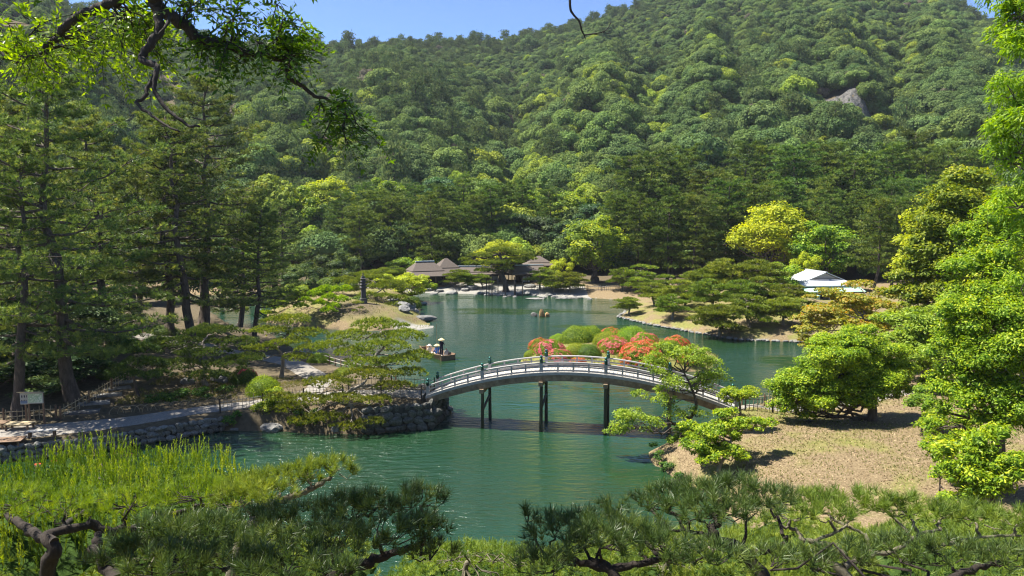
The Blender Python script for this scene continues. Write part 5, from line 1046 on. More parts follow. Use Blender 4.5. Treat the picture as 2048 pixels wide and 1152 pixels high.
# ------------------------------------------------------------------ leafy trees, near right (clumps placed one by one)
def clump_tree(seed, name, label, base, trunk, clumps, tr, mat, lsize, dens=90, wid=.5, bark='bark', droopy=0.0, tipy=.35, fill=.5, spread=.45, core=True, limbs=True, bz_=None, flat=.75, join=.95):
    rng = np.random.default_rng(seed); b = P(*base); b[2] = gz1(b[0], b[1]) - .15 if bz_ is None else bz_; T = MB(); Cw = MB()
    tl = smooth_line([np.zeros(3)] + [P(*t) - b for t in trunk], 5); k = len(tl); T.tube(tl, np.linspace(tr, tr * .35, k) * (1 + .5 * np.exp(-np.arange(k) * .8)), 9)
    cl_ = [(P(px, py, y), rx, rz_) for px, py, y, rx, rz_ in clumps]; more_ = []
    if join:
        for i in range(len(cl_)):
            for j in range(i):
                if np.linalg.norm(cl_[i][0] - cl_[j][0]) < join * (cl_[i][1] + cl_[j][1]): more_.append(((cl_[i][0] + cl_[j][0]) / 2 + (0, rng.uniform(-.4, .6), -.15 * cl_[i][2]), .72 * (cl_[i][1] + cl_[j][1]) / 2, .8 * (cl_[i][2] + cl_[j][2]) / 2))
    for c, rx, rz_ in cl_ + more_:
        c = c - b; c[1] += rng.uniform(-.3, .3) * rx; R3 = np.array((rx, rx * .95, rz_))
        if limbs:
            j = int(np.argmin(np.linalg.norm(tl - c, axis=1) + 2 * (tl[:, 2] > c[2]))); bp = limb(T, tl[j], c - (0, 0, rz_ * .3), tr * .36, tr * .08, rng, 7, .08, .05, 5)
            for _ in range(5): 
                e_ = c + rand_dirs(rng, 1)[0] * R3 * .8; limb(T, bp[rng.integers(3, 7)], e_, tr * .10, tr * .03, rng, 4, .08, 0, 3)
        ns = 4 + int(rx * 4)                                     # sub-clumps give the crown its lumps
        for s in range(ns):
            dd0 = rand_dirs(rng, 1)[0]; dd0[2] = abs(dd0[2]) if rng.uniform() < .65 else dd0[2]
            sc_ = c + dd0 * R3 * .68; r = R3 * rng.uniform(.36, .58) * np.array((1, 1, 1.0)); n = int(dens * 12.6 * r[0] * r[0] * rng.uniform(.8, 1.2))
            dd = rand_dirs(rng, n); dd[:, 2] = np.where(rng.uniform(size=n) < .55, np.abs(dd[:, 2]), dd[:, 2]); fr_ = rng.uniform(.3, 1.08, (n, 1)) ** fill
            C = sc_ + dd * r * fr_; Nn = dd * .6 + np.array((0, 0, .6)) + rng.normal(size=(n, 3)) * spread
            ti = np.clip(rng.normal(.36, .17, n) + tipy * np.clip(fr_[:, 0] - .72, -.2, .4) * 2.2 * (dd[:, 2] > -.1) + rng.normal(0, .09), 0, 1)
            leaves(Cw, C, Nn, lsize, rng, wid, ti, None if not droopy else np.array((0, 0, -1.)) * droopy + dd)
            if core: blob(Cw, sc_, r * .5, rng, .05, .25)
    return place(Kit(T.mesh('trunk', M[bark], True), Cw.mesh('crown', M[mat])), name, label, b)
clump_tree(501, 'camphor_tree', 'broad domed bright green tree shading the dry right bank', (1742, 842, 43), [(1745, 815, 43), (1735, 785, 43), (1710, 750, 43)],
    [(1705, 690, 43.3, 1.6, .85), (1640, 718, 43, 1.5, .85), (1765, 708, 44, 1.5, .85), (1595, 765, 43, 1.4, .85), (1680, 752, 42.3, 1.6, .85), (1750, 765, 42.6, 1.5, .8), (1802, 745, 43.5, 1.1, .75), (1566, 812, 43, .95, .75), (1640, 815, 42, 1.0, .65), (1675, 805, 41.8, 1.0, .6), (1800, 782, 43, .9, .6), (1560, 775, 43.5, .9, .7), (1720, 660, 44.5, 1.1, .5), (1610, 835, 43, .8, .5), (1660, 690, 43.5, 1.3, .7), (1620, 790, 42.4, 1.2, .7), (1720, 800, 42.6, 1.2, .6), (1780, 760, 42.8, 1.2, .7), (1690, 720, 42.2, 1.4, .8)], .30, 'camphor', .135, 48, .5)
clump_tree(502, 'airy_tree', 'thin airy light green tree in front of the right bridge half', (1362, 885, 43.6), [(1372, 850, 43.4), (1392, 815, 43.2), (1385, 780, 43.2), (1368, 745, 43.4)],
    [(1370, 712, 43.5, 1.2, .7), (1300, 730, 43, 1.1, .6), (1422, 735, 44, 1.1, .6), (1340, 765, 43, 1.0, .55), (1402, 778, 43.5, 1.0, .5), (1262, 832, 42, 1.0, .55), (1300, 848, 41.6, .9, .5), (1228, 868, 42, .6, .35), (1352, 835, 42, .8, .5), (1395, 830, 42.6, .7, .5), (1390, 700, 44, .8, .4), (1440, 760, 44, .7, .4), (1325, 800, 42.6, .8, .45), (1285, 790, 42.6, .6, .35), (1245, 850, 42, .8, .4), (1330, 700, 43.6, .8, .45)], .14, 'airy', .17, 30, .38, droopy=.4, join=.8, core=False, fill=.6, spread=.6)
clump_tree(503, 'bright_shrub', 'yellow-green tiered shrub tree on the near tip of the right bank', (1442, 962, 36.6), [(1438, 935, 36.6), (1455, 905, 36.8), (1465, 870, 37.2)],
    [(1470, 838, 37.6, 1.1, .45), (1420, 866, 37.2, .9, .45), (1512, 850, 37.6, .8, .35), (1448, 905, 36.6, .95, .42), (1392, 890, 36.8, .8, .45), (1492, 915, 36.6, .75, .35), (1380, 860, 38, .7, .4), (1410, 920, 36.2, .7, .4), (1535, 845, 38, .5, .25)], .13, 'camphor', .15, 55, .48, bark='bark_pale', tipy=.5)
clump_tree(504, 'clipped_tree', 'small bright ball-shaped tree before the right bridge end', (1482, 836, 42.0), [(1480, 815, 42), (1478, 800, 41.8)], [(1475, 790, 41.6, .9, .5), (1495, 788, 41.8, .7, .42), (1455, 792, 41.6, .65, .4)], .10, 'camphor', .15, 55, .45, bark='bark', tipy=.45)
clump_tree(505, 'camphor_tree', 'huge bright leafy tree filling the right picture edge', (2000, 950, 31.5), [(1995, 860, 31.5), (1985, 760, 32), (2000, 640, 32.5), (2010, 520, 33)],
    [(1958, 545, 33, 1.5, 1), (2025, 510, 33, 1.5, 1), (1925, 625, 32, 1.3, .9), (1985, 640, 31, 1.5, 1), (2050, 610, 31, 1.6, 1.1), (1905, 710, 32, 1.2, .9), (1962, 730, 31, 1.4, 1), (2032, 720, 30, 1.5, 1), (1905, 795, 31.4, 1.1, .8), (1970, 815, 30.5, 1.3, .9), (2042, 825, 30, 1.3, .9), (1868, 852, 31, .7, .4), (1990, 440, 34, 1.3, 1), (2045, 420, 34, 1.4, 1), (1945, 480, 34.5, 1.0, .8)], .30, 'camphor', .135, 43, .45, tipy=.4)
clump_tree(506, 'camphor_shrub', 'dense glossy shrub at the foot of the huge right tree', (1985, 1030, 27.6), [(1985, 1000, 27.6), (1990, 950, 27.6)],
    [(1930, 915, 28, 1.0, .75), (1992, 890, 27.6, 1.1, .75), (2042, 940, 27, 1.1, .8), (1952, 965, 27, .9, .65), (2012, 970, 26.6, 1.0, .6), (1905, 950, 27.6, .65, .55), (1935, 1000, 27.3, .7, .4)], .16, 'camphor', .16, 36, .42, tipy=.45)
clump_tree(507, 'maple_tree', 'bronze-tinged maple with thin spreading branches by the water', (1775, 742, 57), [(1765, 715, 57), (1745, 680, 57), (1730, 640, 57)],
    [(1640, 625, 57, 1.6, .5), (1700, 600, 58, 1.7, .55), (1620, 660, 56, 1.4, .45), (1690, 645, 56, 1.6, .5), (1760, 615, 57, 1.6, .55), (1740, 655, 56, 1.5, .5), (1660, 585, 59, 1.2, .4), (1610, 690, 56, .9, .35), (1800, 650, 57, 1.5, .6), (1720, 570, 60, 1.2, .45), (1600, 640, 58, .9, .35)], .22, 'maple', .22, 13, .7, join=.75, core=False, fill=.6, bark='bark_pale')
clump_tree(508, 'zelkova_tree', 'tall light green tree behind the huge right tree', (1900, 700, 62), [(1895, 620, 62), (1890, 540, 62), (1905, 450, 62), (1930, 390, 62)],
    [(1940, 365, 62, 2.4, 1.4), (1890, 400, 61, 2.2, 1.3), (1960, 430, 60, 2.4, 1.4), (1860, 450, 61, 2.0, 1.2), (1910, 470, 60, 2.4, 1.3), (1850, 510, 60, 2.1, 1.2), (1900, 540, 59, 2.3, 1.3), (1830, 560, 60, 1.9, 1.0), (1870, 600, 59, 2.2, 1.1), (1950, 520, 59, 2.2, 1.2), (1800, 590, 60, 1.5, .8), (1930, 600, 58, 2, 1.1), (1870, 650, 58, 1.8, 1)], .38, 'fresh', .30, 7.5, .5, tipy=.5, join=.8)
clump_tree(509, 'broadleaf_tree', 'yellow topped tree between the zelkova and the pine belt', (1850, 640, 80), [(1855, 560, 80), (1850, 480, 80)], [(1850, 440, 80, 2.6, 1.5), (1830, 490, 79, 2.4, 1.4), (1880, 480, 79, 2.6, 1.5), (1820, 540, 78, 2.2, 1.2), (1870, 550, 78, 2.5, 1.3), (1900, 410, 82, 2.4, 1.4)], .3, 'yellow', .36, 6, .5, join=.8)
clump_tree(510, 'willow_leaved_tree', 'slender-leaved bright foliage hanging down the upper right corner', (2140, 1000, 14), [(2130, 600, 14), (2120, 300, 14), (2100, 60, 14), (2080, -120, 14)],
    [(2025, 20, 13.5, .55, .5), (2050, 120, 13.5, .6, .55), (2010, 80, 14, .4, .5), (2030, 200, 13.6, .5, .5), (2060, 260, 13.5, .6, .5), (2020, 310, 13.8, .42, .45), (2040, 400, 13.6, .45, .45), (2070, 480, 13.5, .5, .5), (2000, 10, 14, .4, .4), (2080, -40, 13.8, .7, .5), (2120, 180, 14.5, .7, .6), (2110, 350, 14.5, .7, .6), (2050, 580, 14, .35, .4)], .16, 'willow', .12, 200, .24, droopy=1.2, join=.6, core=False, fill=.7, spread=.6)
clump_tree(518, 'airy_tree', 'light green spreading tree between the domed tree and the maple', (1850, 770, 52), [(1845, 730, 52), (1835, 690, 52)],
    [(1830, 640, 52, 1.6, .8), (1790, 680, 51.5, 1.4, .7), (1870, 670, 51, 1.7, .9), (1840, 710, 50.5, 1.5, .8), (1890, 730, 50, 1.5, .9), (1800, 740, 51, 1.2, .6), (1870, 770, 49.5, 1.2, .6), (1770, 640, 54, 1.3, .6), (1900, 620, 53, 1.6, .9)], .2, 'airy', .22, 15, .5, bark='bark_pale')
clump_tree(519, 'camphor_shrub', 'bright shrub at the right edge above the glossy shrub', (1905, 880, 34), [(1900, 850, 34)], [(1890, 840, 34, .9, .5), (1850, 855, 34, .6, .35), (1930, 850, 33.5, 1.0, .6), (1875, 880, 33, .6, .35), (1940, 890, 32.5, .9, .5)], .08, 'camphor', .16, 34, .45)
clump_tree(524, 'low_shrub', 'leafy green shrubs on the dry bank left of the glossy shrub', (1880, 985, 30), [(1880, 960, 30)], [(1885, 945, 30, .7, .45), (1862, 900, 31.5, .6, .4), (1905, 1000, 28.5, .7, .45), (1900, 910, 31, .8, .5)], .07, 'camphor', .14, 48, .45)
clump_tree(520, 'maple_tree', 'reddish-green maple in front of the service building', (1700, 690, 72), [(1695, 655, 72), (1690, 620, 72)], [(1690, 600, 72, 1.9, .7), (1650, 620, 71, 1.6, .6), (1730, 610, 71, 1.8, .7), (1690, 640, 70, 1.8, .6), (1640, 650, 70, 1.4, .5), (1740, 650, 70, 1.6, .6), (1770, 590, 73, 1.6, .7), (1620, 595, 73, .8, .35)], .18, 'maple', .26, 10, .7, core=False, bark='bark_pale')
for i, (px, y, H, R, lb) in enumerate([(2060, 50, 11, 4.5, 'green tree far right behind the huge leafy tree'), (1840, 66, 5.0, 3.4, 'low green tree at the far end of the right bank'), (1990, 70, 15, 5, 'tall green tree far right behind the zelkova')]): bt('green', 'broadleaf_tree', lb, px, y, H, R, i)
clump_tree(511, 'low_shrub', 'small loose shrub between the domed tree and the huge right tree', (1845, 840, 40), [(1845, 815, 40)], [(1840, 805, 40, .9, .5), (1870, 820, 39.5, .8, .45), (1850, 785, 41, .7, .4)], .06, 'airy', .16, 30, .45)
clump_tree(512, 'waterside_plant', 'dark green leafy growth hanging over the near bank tip', (1325, 930, 40.4), [(1322, 915, 40.4)], [(1318, 912, 40.6, .45, .3), (1335, 935, 39.6, .5, .3), (1308, 895, 41.6, .4, .25), (1360, 955, 38.4, .5, .3)], .05, 'shrub', .12, 60, .4)
clump_tree(513, 'waterside_plant', 'leafy green plants on the slope below the airy tree', (1385, 875, 43), [(1385, 862, 43)], [(1365, 865, 42.6, .7, .45), (1405, 872, 41.5, .8, .5), (1345, 885, 42.2, .5, .35), (1415, 900, 39.5, .6, .4)], .05, 'airy', .15, 45, .4)

# ------------------------------------------------------------------ shrubs
AZ = {'green': mound(601, 'azalea'), 'green2': mound(602, 'shrub_y'), 'pink': mound(603, 'azalea', flower='pink', cover=.46, nf=3000, fsize=.06, blot=.3), 'coral': mound(604, 'azalea', flower='coral', cover=.56, nf=3600, fsize=.062, blot=.3), 'mix': mound(605, 'azalea', flower='pink', cover=.40, nf=2400, fsize=.06, blot=.3), 'mixc': mound(606, 'azalea', flower='coral', cover=.36, nf=2000, fsize=.055, blot=.3), 'dark': mound(607, 'shrub'), 'red': mound(608, 'shrub', flower='pink', cover=.3, nf=700)}
az = [(1062, 706, .65, 'green2', 'small round green ball shrub at the left end of the azalea islet'), (1080, 690, 1.1, 'mixc', 'speckled azalea above the small green ball shrub'), (1100, 700, 1.35, 'pink', 'bright pink azalea dome at the left of the islet'), (1118, 716, 1.2, 'mix', 'half pink azalea dome behind the middle rail posts'), (1155, 678, 1.75, 'green', 'largest olive green dome at the back of the islet'), (1118, 680, 1.0, 'green2', 'small green dome left of the largest dome'), (1180, 668, 1.5, 'green', 'olive dome on the back crest right of the largest dome'),
      (1152, 700, 1.0, 'green', 'olive dome in the middle left of the islet'), (1177, 704, 1.1, 'dark', 'dark green dome in the middle of the islet'), (1156, 722, .72, 'coral', 'small coral azalea beside the grassy gap'), (1215, 684, 1.4, 'green', 'olive dome at the centre back above the pink band'), (1228, 695, 1.45, 'pink', 'wide pink azalea at the islet centre'), (1222, 668, 1.2, 'mixc', 'faintly coral azalea on the back crest'), (1265, 676, 1.6, 'green2', 'long bright green dome on the back right of the islet'),
      (1290, 684, 1.3, 'mix', 'half pink azalea right of centre'), (1280, 713, 1.75, 'coral', 'largest coral azalea dome at the front right'), (1296, 700, 1.3, 'coral', 'coral azalea behind the largest coral dome'), (1338, 700, 1.35, 'green', 'olive dome at the right end of the islet'), (1352, 688, 1.2, 'coral', 'red-coral azalea at the right back end'), (1205, 738, .8, 'coral', 'low coral azalea seen through the bridge railing'), (1240, 742, .7, 'coral', 'low coral azalea at the front shore behind the railing'), (1095, 728, .7, 'green2', 'low green shrub at the front left shore'), (1375, 715, 1.2, 'mixc', 'speckled coral azalea behind the airy tree'), (1320, 728, 1.0, 'green', 'olive dome hidden partly by the airy tree')]
for i, (px, py, r, k, lb) in enumerate(az):
    x, y, z = onG(px, py + 4); k_ = min(1.0, 78.3 / y); x, y = x * k_, y * k_; z = max(gz1(x, y), .3); shrub(AZ[k], 'azalea_bush', lb, (x, y, z - .1), r * 1.08, i * 1.7, cat='azalea', h=r * 1.0)
for i, (px, py, r, k, lb, h) in enumerate([(527, 785, 1.25, 'green2', 'large bright clipped dome beside the bamboo fence end', 1.45), (487, 762, 1.1, 'red', 'dark azalea dome with scattered red blossom', 1.3), (250, 700, 1.55, 'dark', 'big dark clipped dome under the tall pines', 1.5), (255, 668, 1.25, 'green2', 'clipped green dome behind the big dark dome', 1.2), (687, 748, .9, 'green', 'olive clipped dome by the rail fence', .7), (712, 742, .95, 'green2', 'bright clipped dome right of the olive dome at the rail fence', .9),
        (640, 722, 1.2, 'green2', 'bright low bush at the back water edge', .9), (437, 755, .8, 'dark', 'small dark dome behind the wide pruned pine', .8), (330, 665, 1.3, 'dark', 'dark clipped dome on the brown mound', .9), (402, 668, 1.2, 'green2', 'sunlit green dome between the pine trunks', 1.0), (310, 690, 1.2, 'dark', 'dark clipped shrub at the foot of the mound', 1.1), (823, 612, 1.5, 'dark', 'round dark green bush at the island end by the water', 1.7), (225, 752, 1.2, 'dark', 'shadowed shrub behind the climbing bamboo fence', 1.2)]):
    x, y, z = onG(px, py); shrub(AZ[k], 'clipped_shrub', lb, (x, y, z - .1), r, i * 1.3, h=h)
clump_tree(514, 'leafy_bush', 'bright leafy bush in front of the bamboo fence at the water', (548, 845, 48.4), [(548, 830, 48.4)], [(548, 812, 48.4, 1.05, .8), (522, 822, 48.2, .7, .55), (575, 828, 48, .7, .55), (548, 790, 48.6, .7, .45)], .06, 'camphor', .13, 75, .5)
clump_tree(515, 'leafy_bush', 'green leafy growth hanging over the end of the bank wall', (462, 850, 48), [(462, 842, 48)], [(460, 840, 47.6, .5, .35), (475, 830, 48, .4, .3)], .04, 'shrub', .12, 75, .5)
clump_tree(516, 'leafy_bush', 'green plants on top of the stone abutment under the pine', (760, 822, 48.6), [(760, 815, 48.6)], [(770, 812, 48.4, .8, .35), (800, 815, 48.3, .7, .3), (735, 812, 48, .6, .35), (830, 818, 48.6, .4, .22), (590, 850, 47, .45, .3), (700, 828, 47.6, .5, .3)], .04, 'shrub_y', .12, 60, .4)
clump_tree(521, 'leafy_bush', 'loose green shrubs on the bank between the boulders and the pruned pine', (610, 838, 48), [(610, 832, 48)], [(600, 828, 48, .8, .4), (640, 826, 48.2, .8, .4), (570, 822, 48.6, .6, .35), (670, 822, 48.4, .6, .35), (625, 842, 47.2, .5, .3)], .05, 'shrub', .13, 60, .45)
clump_tree(522, 'leafy_bush', 'low dark shrubs in the hooped bed beside the path', (345, 800, 51.5), [(345, 792, 51.5)], [(330, 795, 51.5, .8, .4), (375, 788, 52, .8, .4), (410, 785, 52.5, .8, .4), (300, 800, 50.8, .7, .35), (450, 778, 53.5, .7, .35)], .05, 'shrub', .14, 50, .45)
clump_tree(523, 'leafy_bush', 'green growth under the trees on the shrub island', (690, 615, 99), [(690, 608, 99)], [(680, 612, 98, 1.4, .5), (720, 600, 101, 1.4, .6), (620, 640, 95, 1.2, .5), (580, 636, 97, 1.4, .6), (700, 575, 106, 1.8, .8), (660, 570, 108, 2.0, 1.0)], .05, 'shrub', .24, 22, .5)
# irises by the tea house
clump_tree(517, 'iris_clump', 'small bright green iris clump on the tea house shore', (866, 579, 133), [(866, 575, 133)], [(866, 574, 133, .8, .9)], .03, 'shrub_y', .5, 30, .14, core=False, limbs=False)

# ------------------------------------------------------------------ ground cover
rng = np.random.default_rng(9); mb = MB(); n = 16000
xx = rng.uniform(9, 34, n); yy = rng.uniform(30, 50, n); ok = sdist(xx, yy, LAND_RIGHT) > .4; xx, yy = xx[ok], yy[ok]; C = np.stack([xx, yy, gz(xx, yy) + .02], -1)
leaves(mb, C, np.array((0, 0, 1.)) + rng.normal(size=C.shape) * .35, .13, rng, .4, np.clip(rng.normal(.5, .28, len(C)), 0, 1)); tag(ob('leaf_litter', mb.mesh('leaf_litter', M['litter'])), 'dry fallen leaves and straw scattered over the right bank', 'leaf litter', kind='stuff')
def grass(label, poly, n, L, seed, dmin=.0, dmax=9):
    rng = np.random.default_rng(seed); p = np.array(poly); xx = rng.uniform(p[:, 0].min(), p[:, 0].max(), n * 3); yy = rng.uniform(p[:, 1].min(), p[:, 1].max(), n * 3); d = sdist(xx, yy, poly); ok = (d > dmin) & (d < dmax); ok &= vnoise(xx, yy, 1.6, seed % 9) > .38
    xx, yy = xx[ok][:n], yy[ok][:n]; mb = MB(); C = np.stack([xx, yy, gz(xx, yy) - .02], -1); tufts(mb, C, np.array((0, 0, 1.)) + rng.normal(size=C.shape) * .15, 5, L, .02, rng, (.05, .7)); tag(ob('grass', mb.mesh('grass', M['grassm'])), label, 'grass', kind='stuff')
grass('short grass on the azalea islet', LAND_AZ, 5000, .22, 1, .1)
grass('sparse grass tufts on the right bank', [(9, 34), (13, 46), (22, 50), (30, 48), (24, 32)], 4500, .13, 2)
grass('thin grass on the shrub island', LAND_ISLE, 4000, .22, 3, .4)
grass('grass and moss in the hooped pine bed', [(-27, 49.5), (-20, 52), (-15, 54.5), (-16, 58), (-26, 57)], 3500, .2, 4)

# ------------------------------------------------------------------ near pines on the camera's slope
def shoots(mb, C, rng, L=.24, m=26, nl=.05, w=.006, tint=(.6, .2), lean=.18, mi=0, toff=0.0):
    """upright young shoots clothed in short needles"""
    n = len(C); ax = nrm(np.array((0, 0, 1.)) + rng.normal(size=(n, 3)) * lean); Ls = L * rng.uniform(.5, 1.25, (n, 1))
    t = np.tile(np.linspace(.05, 1, m), n)[:, None]; A = np.repeat(ax, m, 0); B = np.repeat(C, m, 0) + A * t * np.repeat(Ls, m, 0)
    r = rand_dirs(rng, n * m); p = nrm(r - A * (r * A).sum(1, keepdims=True)); d = nrm(A * .95 + p * rng.uniform(.35, .9, (n * m, 1))); sd = nrm(np.cross(d, rand_dirs(rng, n * m)))
    l = nl * rng.uniform(.7, 1.2, (n * m, 1)); v = np.stack([B - sd * w * .5, B + sd * w * .5, B + d * l], 1).reshape(-1, 3)
    ti = np.clip(np.repeat(rng.normal(tint[0], tint[1], n) + toff, m), 0, 1); mb.add(v, tri=np.arange(3 * n * m).reshape(-1, 3), tint=np.repeat(ti, 3), mi=mi)
    s4 = nrm(np.cross(ax, rand_dirs(rng, n))); e2 = np.cross(ax, s4); tipp = C + ax * Ls
    v = np.stack([C + s4 * .007, C + e2 * .007, C - s4 * .007, C - e2 * .007, tipp], 1).reshape(-1, 3); i5 = np.arange(n)[:, None] * 5
    mb.add(v, tri=np.concatenate([i5 + np.array(f) for f in ((0, 1, 4), (1, 2, 4), (2, 3, 4), (3, 0, 4))]), tint=np.tile(.7, 5 * n), mi=mi)
def near_pine(seed, label, base, trunk, limbs_, pads, tr, mat='pine_fg', tuft=46, L=.115, Wd=.0042, dens=60, cand=.5, candL=.11, cmat=None, bark='bark_dark', extra=None, tint=(.45, .2)):
    rng = np.random.default_rng(seed); b = P(*base); b[2] = gz1(b[0], b[1]) - .2; T = MB(); Cw = MB(); cm = 1 if cmat else 0
    lines = [smooth_line([np.zeros(3)] + [P(*t) - b for t in trunk], 6)]; T.tube(lines[0], np.linspace(tr, tr * .45, len(lines[0])) * (1 + rng.uniform(-.12, .12, len(lines[0]))), 10)
    for l, r0, r1 in limbs_:
        q = smooth_line([P(*t) - b for t in l], 6); q = q + rng.normal(size=q.shape) * r0 * .25; T.tube(q, np.linspace(r0, r1, len(q)) * (1 + rng.uniform(-.15, .15, len(q))), 8); lines.append(q)
    allp = np.concatenate(lines)
    for px, py, y, rx, ry, rz in pads:
        c = P(px, py, y) - b; n = max(5, int(dens * np.pi * rx * ry)); q = np.sqrt(rng.uniform(0, 1, n)); th = rng.uniform(0, 6.283, n); ux, uy = q * np.cos(th), q * np.sin(th)
        zz = rz * (1 - q * q) * .8 + rng.uniform(-.55, .15, n) * rz; C = c + np.stack([ux * rx, uy * ry, zz], -1)
        D = np.stack([ux * .7, uy * .7, np.full(n, 1.0)], -1) + rng.normal(size=(n, 3)) * .2
        ti = np.clip(rng.normal(tint[0], tint[1], n), 0, 1); m = tuft
        # needles sit along a short twig, so the tuft is a brush rather than a star
        for k_, f in ((m // 2, 0.0), (m - m // 2, .05)): tufts(Cw, C + nrm(D) * f, D, k_, L, Wd, rng, (.25, 1.15), ti)
        cs = C[rng.uniform(size=n) < cand]
        if len(cs): shoots(Cw, cs + (0, 0, .03), rng, candL, 16, .028, Wd * 1.3, (.6, .2), .12, cm)
        j = np.argmin(np.linalg.norm(allp - (c - (0, 0, rz * .5)), axis=1)); hub = c - np.array((0, 0, rz * .6)); rl = max(tr * .22, .012); limb(T, allp[j], hub, rl, rl * .6, rng, 6, .10, .1, 6)
        for _ in range(max(6, n // 4)):
            k_ = rng.integers(n); p0 = hub + (C[k_] - hub) * rng.uniform(0, .4); limb(T, p0, C[k_], rl * .38, .004, rng, 5, .10, -.15, 4)
    if extra: extra(rng, T, Cw, b, allp)
    mats = [M[mat], M[cmat or 'pine_core']]
    return place(Kit(T.mesh('trunk', M[bark], True), Cw.mesh('crown', mats)), 'near_pine', label, b)
# carpet of upright yellow-green shoots, left
def carpet(x0, x1, y0, y1, z0, n, seed, L=.25, tint=(.55, .22), sh=1.0):
    def f(rng, T, Cw, b, allp):
        x = rng.uniform(x0, x1, n); y = rng.uniform(y0, y1, n); e = ((x - (x0 + x1) / 2) / ((x1 - x0) / 2)) ** 2 + ((y - (y0 + y1) / 2) / ((y1 - y0) / 2)) ** 2
        ok = e < 1.0 + rng.uniform(-.15, .1, n); x, y, e = x[ok], y[ok], e[ok]; z = z0 + .35 * (vnoise(x, y, .9, seed) - .5) - .25 * e ** 3 + rng.uniform(-.12, .05, len(x))
        C = np.stack([x, y, z], -1) - b; hgt = .6 + .8 * vnoise(x, y, .45, seed + 2); tof = 1.1 * (vnoise(x, y, .55, seed + 1) - .5); ks = rng.uniform(size=len(C)) < sh; shoots(Cw, C[ks], rng, (L * hgt[:, None])[ks], 30, .042, .011, tint, .16, 0, tof[ks])
        k = rng.uniform(size=len(C)) < (.5 if sh == 1 else .95); tufts(Cw, C[k] - (0, 0, .06 if sh == 1 else 0), np.array((0, 0, 1.)) + rng.normal(size=(k.sum(), 3)) * .5, 24, .10 if sh == 1 else .13, .010, rng, (.25, 1.45), np.clip(rng.normal(.3 if sh == 1 else .45, .2, k.sum()) + .6 * tof[k], 0, 1))
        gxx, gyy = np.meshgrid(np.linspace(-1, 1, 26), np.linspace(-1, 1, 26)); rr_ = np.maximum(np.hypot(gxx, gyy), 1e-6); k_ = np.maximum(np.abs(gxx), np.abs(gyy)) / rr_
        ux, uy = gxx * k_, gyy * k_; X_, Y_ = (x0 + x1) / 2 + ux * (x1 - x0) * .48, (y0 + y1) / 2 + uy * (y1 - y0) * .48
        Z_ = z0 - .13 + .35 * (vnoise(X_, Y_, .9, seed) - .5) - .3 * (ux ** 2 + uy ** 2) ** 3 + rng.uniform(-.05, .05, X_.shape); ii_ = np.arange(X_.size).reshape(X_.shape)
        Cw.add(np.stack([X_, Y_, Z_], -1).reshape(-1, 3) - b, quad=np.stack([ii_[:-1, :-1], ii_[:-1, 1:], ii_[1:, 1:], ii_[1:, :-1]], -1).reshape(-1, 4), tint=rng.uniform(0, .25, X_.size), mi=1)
        for _ in range(70 if sh == 1 else 10):
            p = C[rng.integers(len(C))]; q = allp[np.argmin(np.linalg.norm(allp - p, axis=1) + rng.uniform(0, .5, len(allp)))]; limb(T, q, p - (0, 0, .05), .022, .006, rng, 8, .06, -.1, 4)
    return f
near_pine(701, 'flat-topped pine covered in upright yellow-green shoots at lower left', (90, 1240, 10), [(95, 1150, 9.6), (110, 1100, 9.5), (95, 1070, 9.6), (180, 1050, 10)],
    [([(110, 1080, 9.5), (60, 1060, 9.8), (0, 1030, 10.2), (-60, 1020, 10.6)], .07, .03), ([(180, 1050, 10), (240, 1060, 10.2), (330, 1030, 10.8), (420, 1010, 11.2)], .07, .03), ([(230, 1152, 9.4), (190, 1100, 9.6), (195, 1065, 9.8)], .09, .05), ([(120, 1060, 9.8), (160, 1030, 10.8), (230, 1000, 11.8)], .05, .02)],
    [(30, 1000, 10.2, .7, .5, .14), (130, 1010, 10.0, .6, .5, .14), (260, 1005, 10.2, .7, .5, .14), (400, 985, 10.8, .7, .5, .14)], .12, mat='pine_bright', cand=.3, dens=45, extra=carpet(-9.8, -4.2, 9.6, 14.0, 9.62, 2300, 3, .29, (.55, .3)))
near_pine(702, 'sunlit pine arm reaching right over the blue water', (420, 1230, 9), [(470, 1120, 9.2), (520, 1030, 9.6), (560, 1000, 9.9)], [([(545, 1005, 9.8), (590, 990, 9.9), (630, 975, 10), (660, 955, 10)], .055, .03)],
    [(505, 975, 9.8, .42, .35, .15), (560, 962, 10, .42, .35, .15), (615, 948, 10, .42, .32, .14), (665, 938, 10.1, .34, .28, .12), (480, 1000, 9.5, .4, .3, .15), (540, 990, 9.5, .35, .3, .12)], .10, mat='pine_mid', dens=110, Wd=.0065, candL=.13, bark='twig')
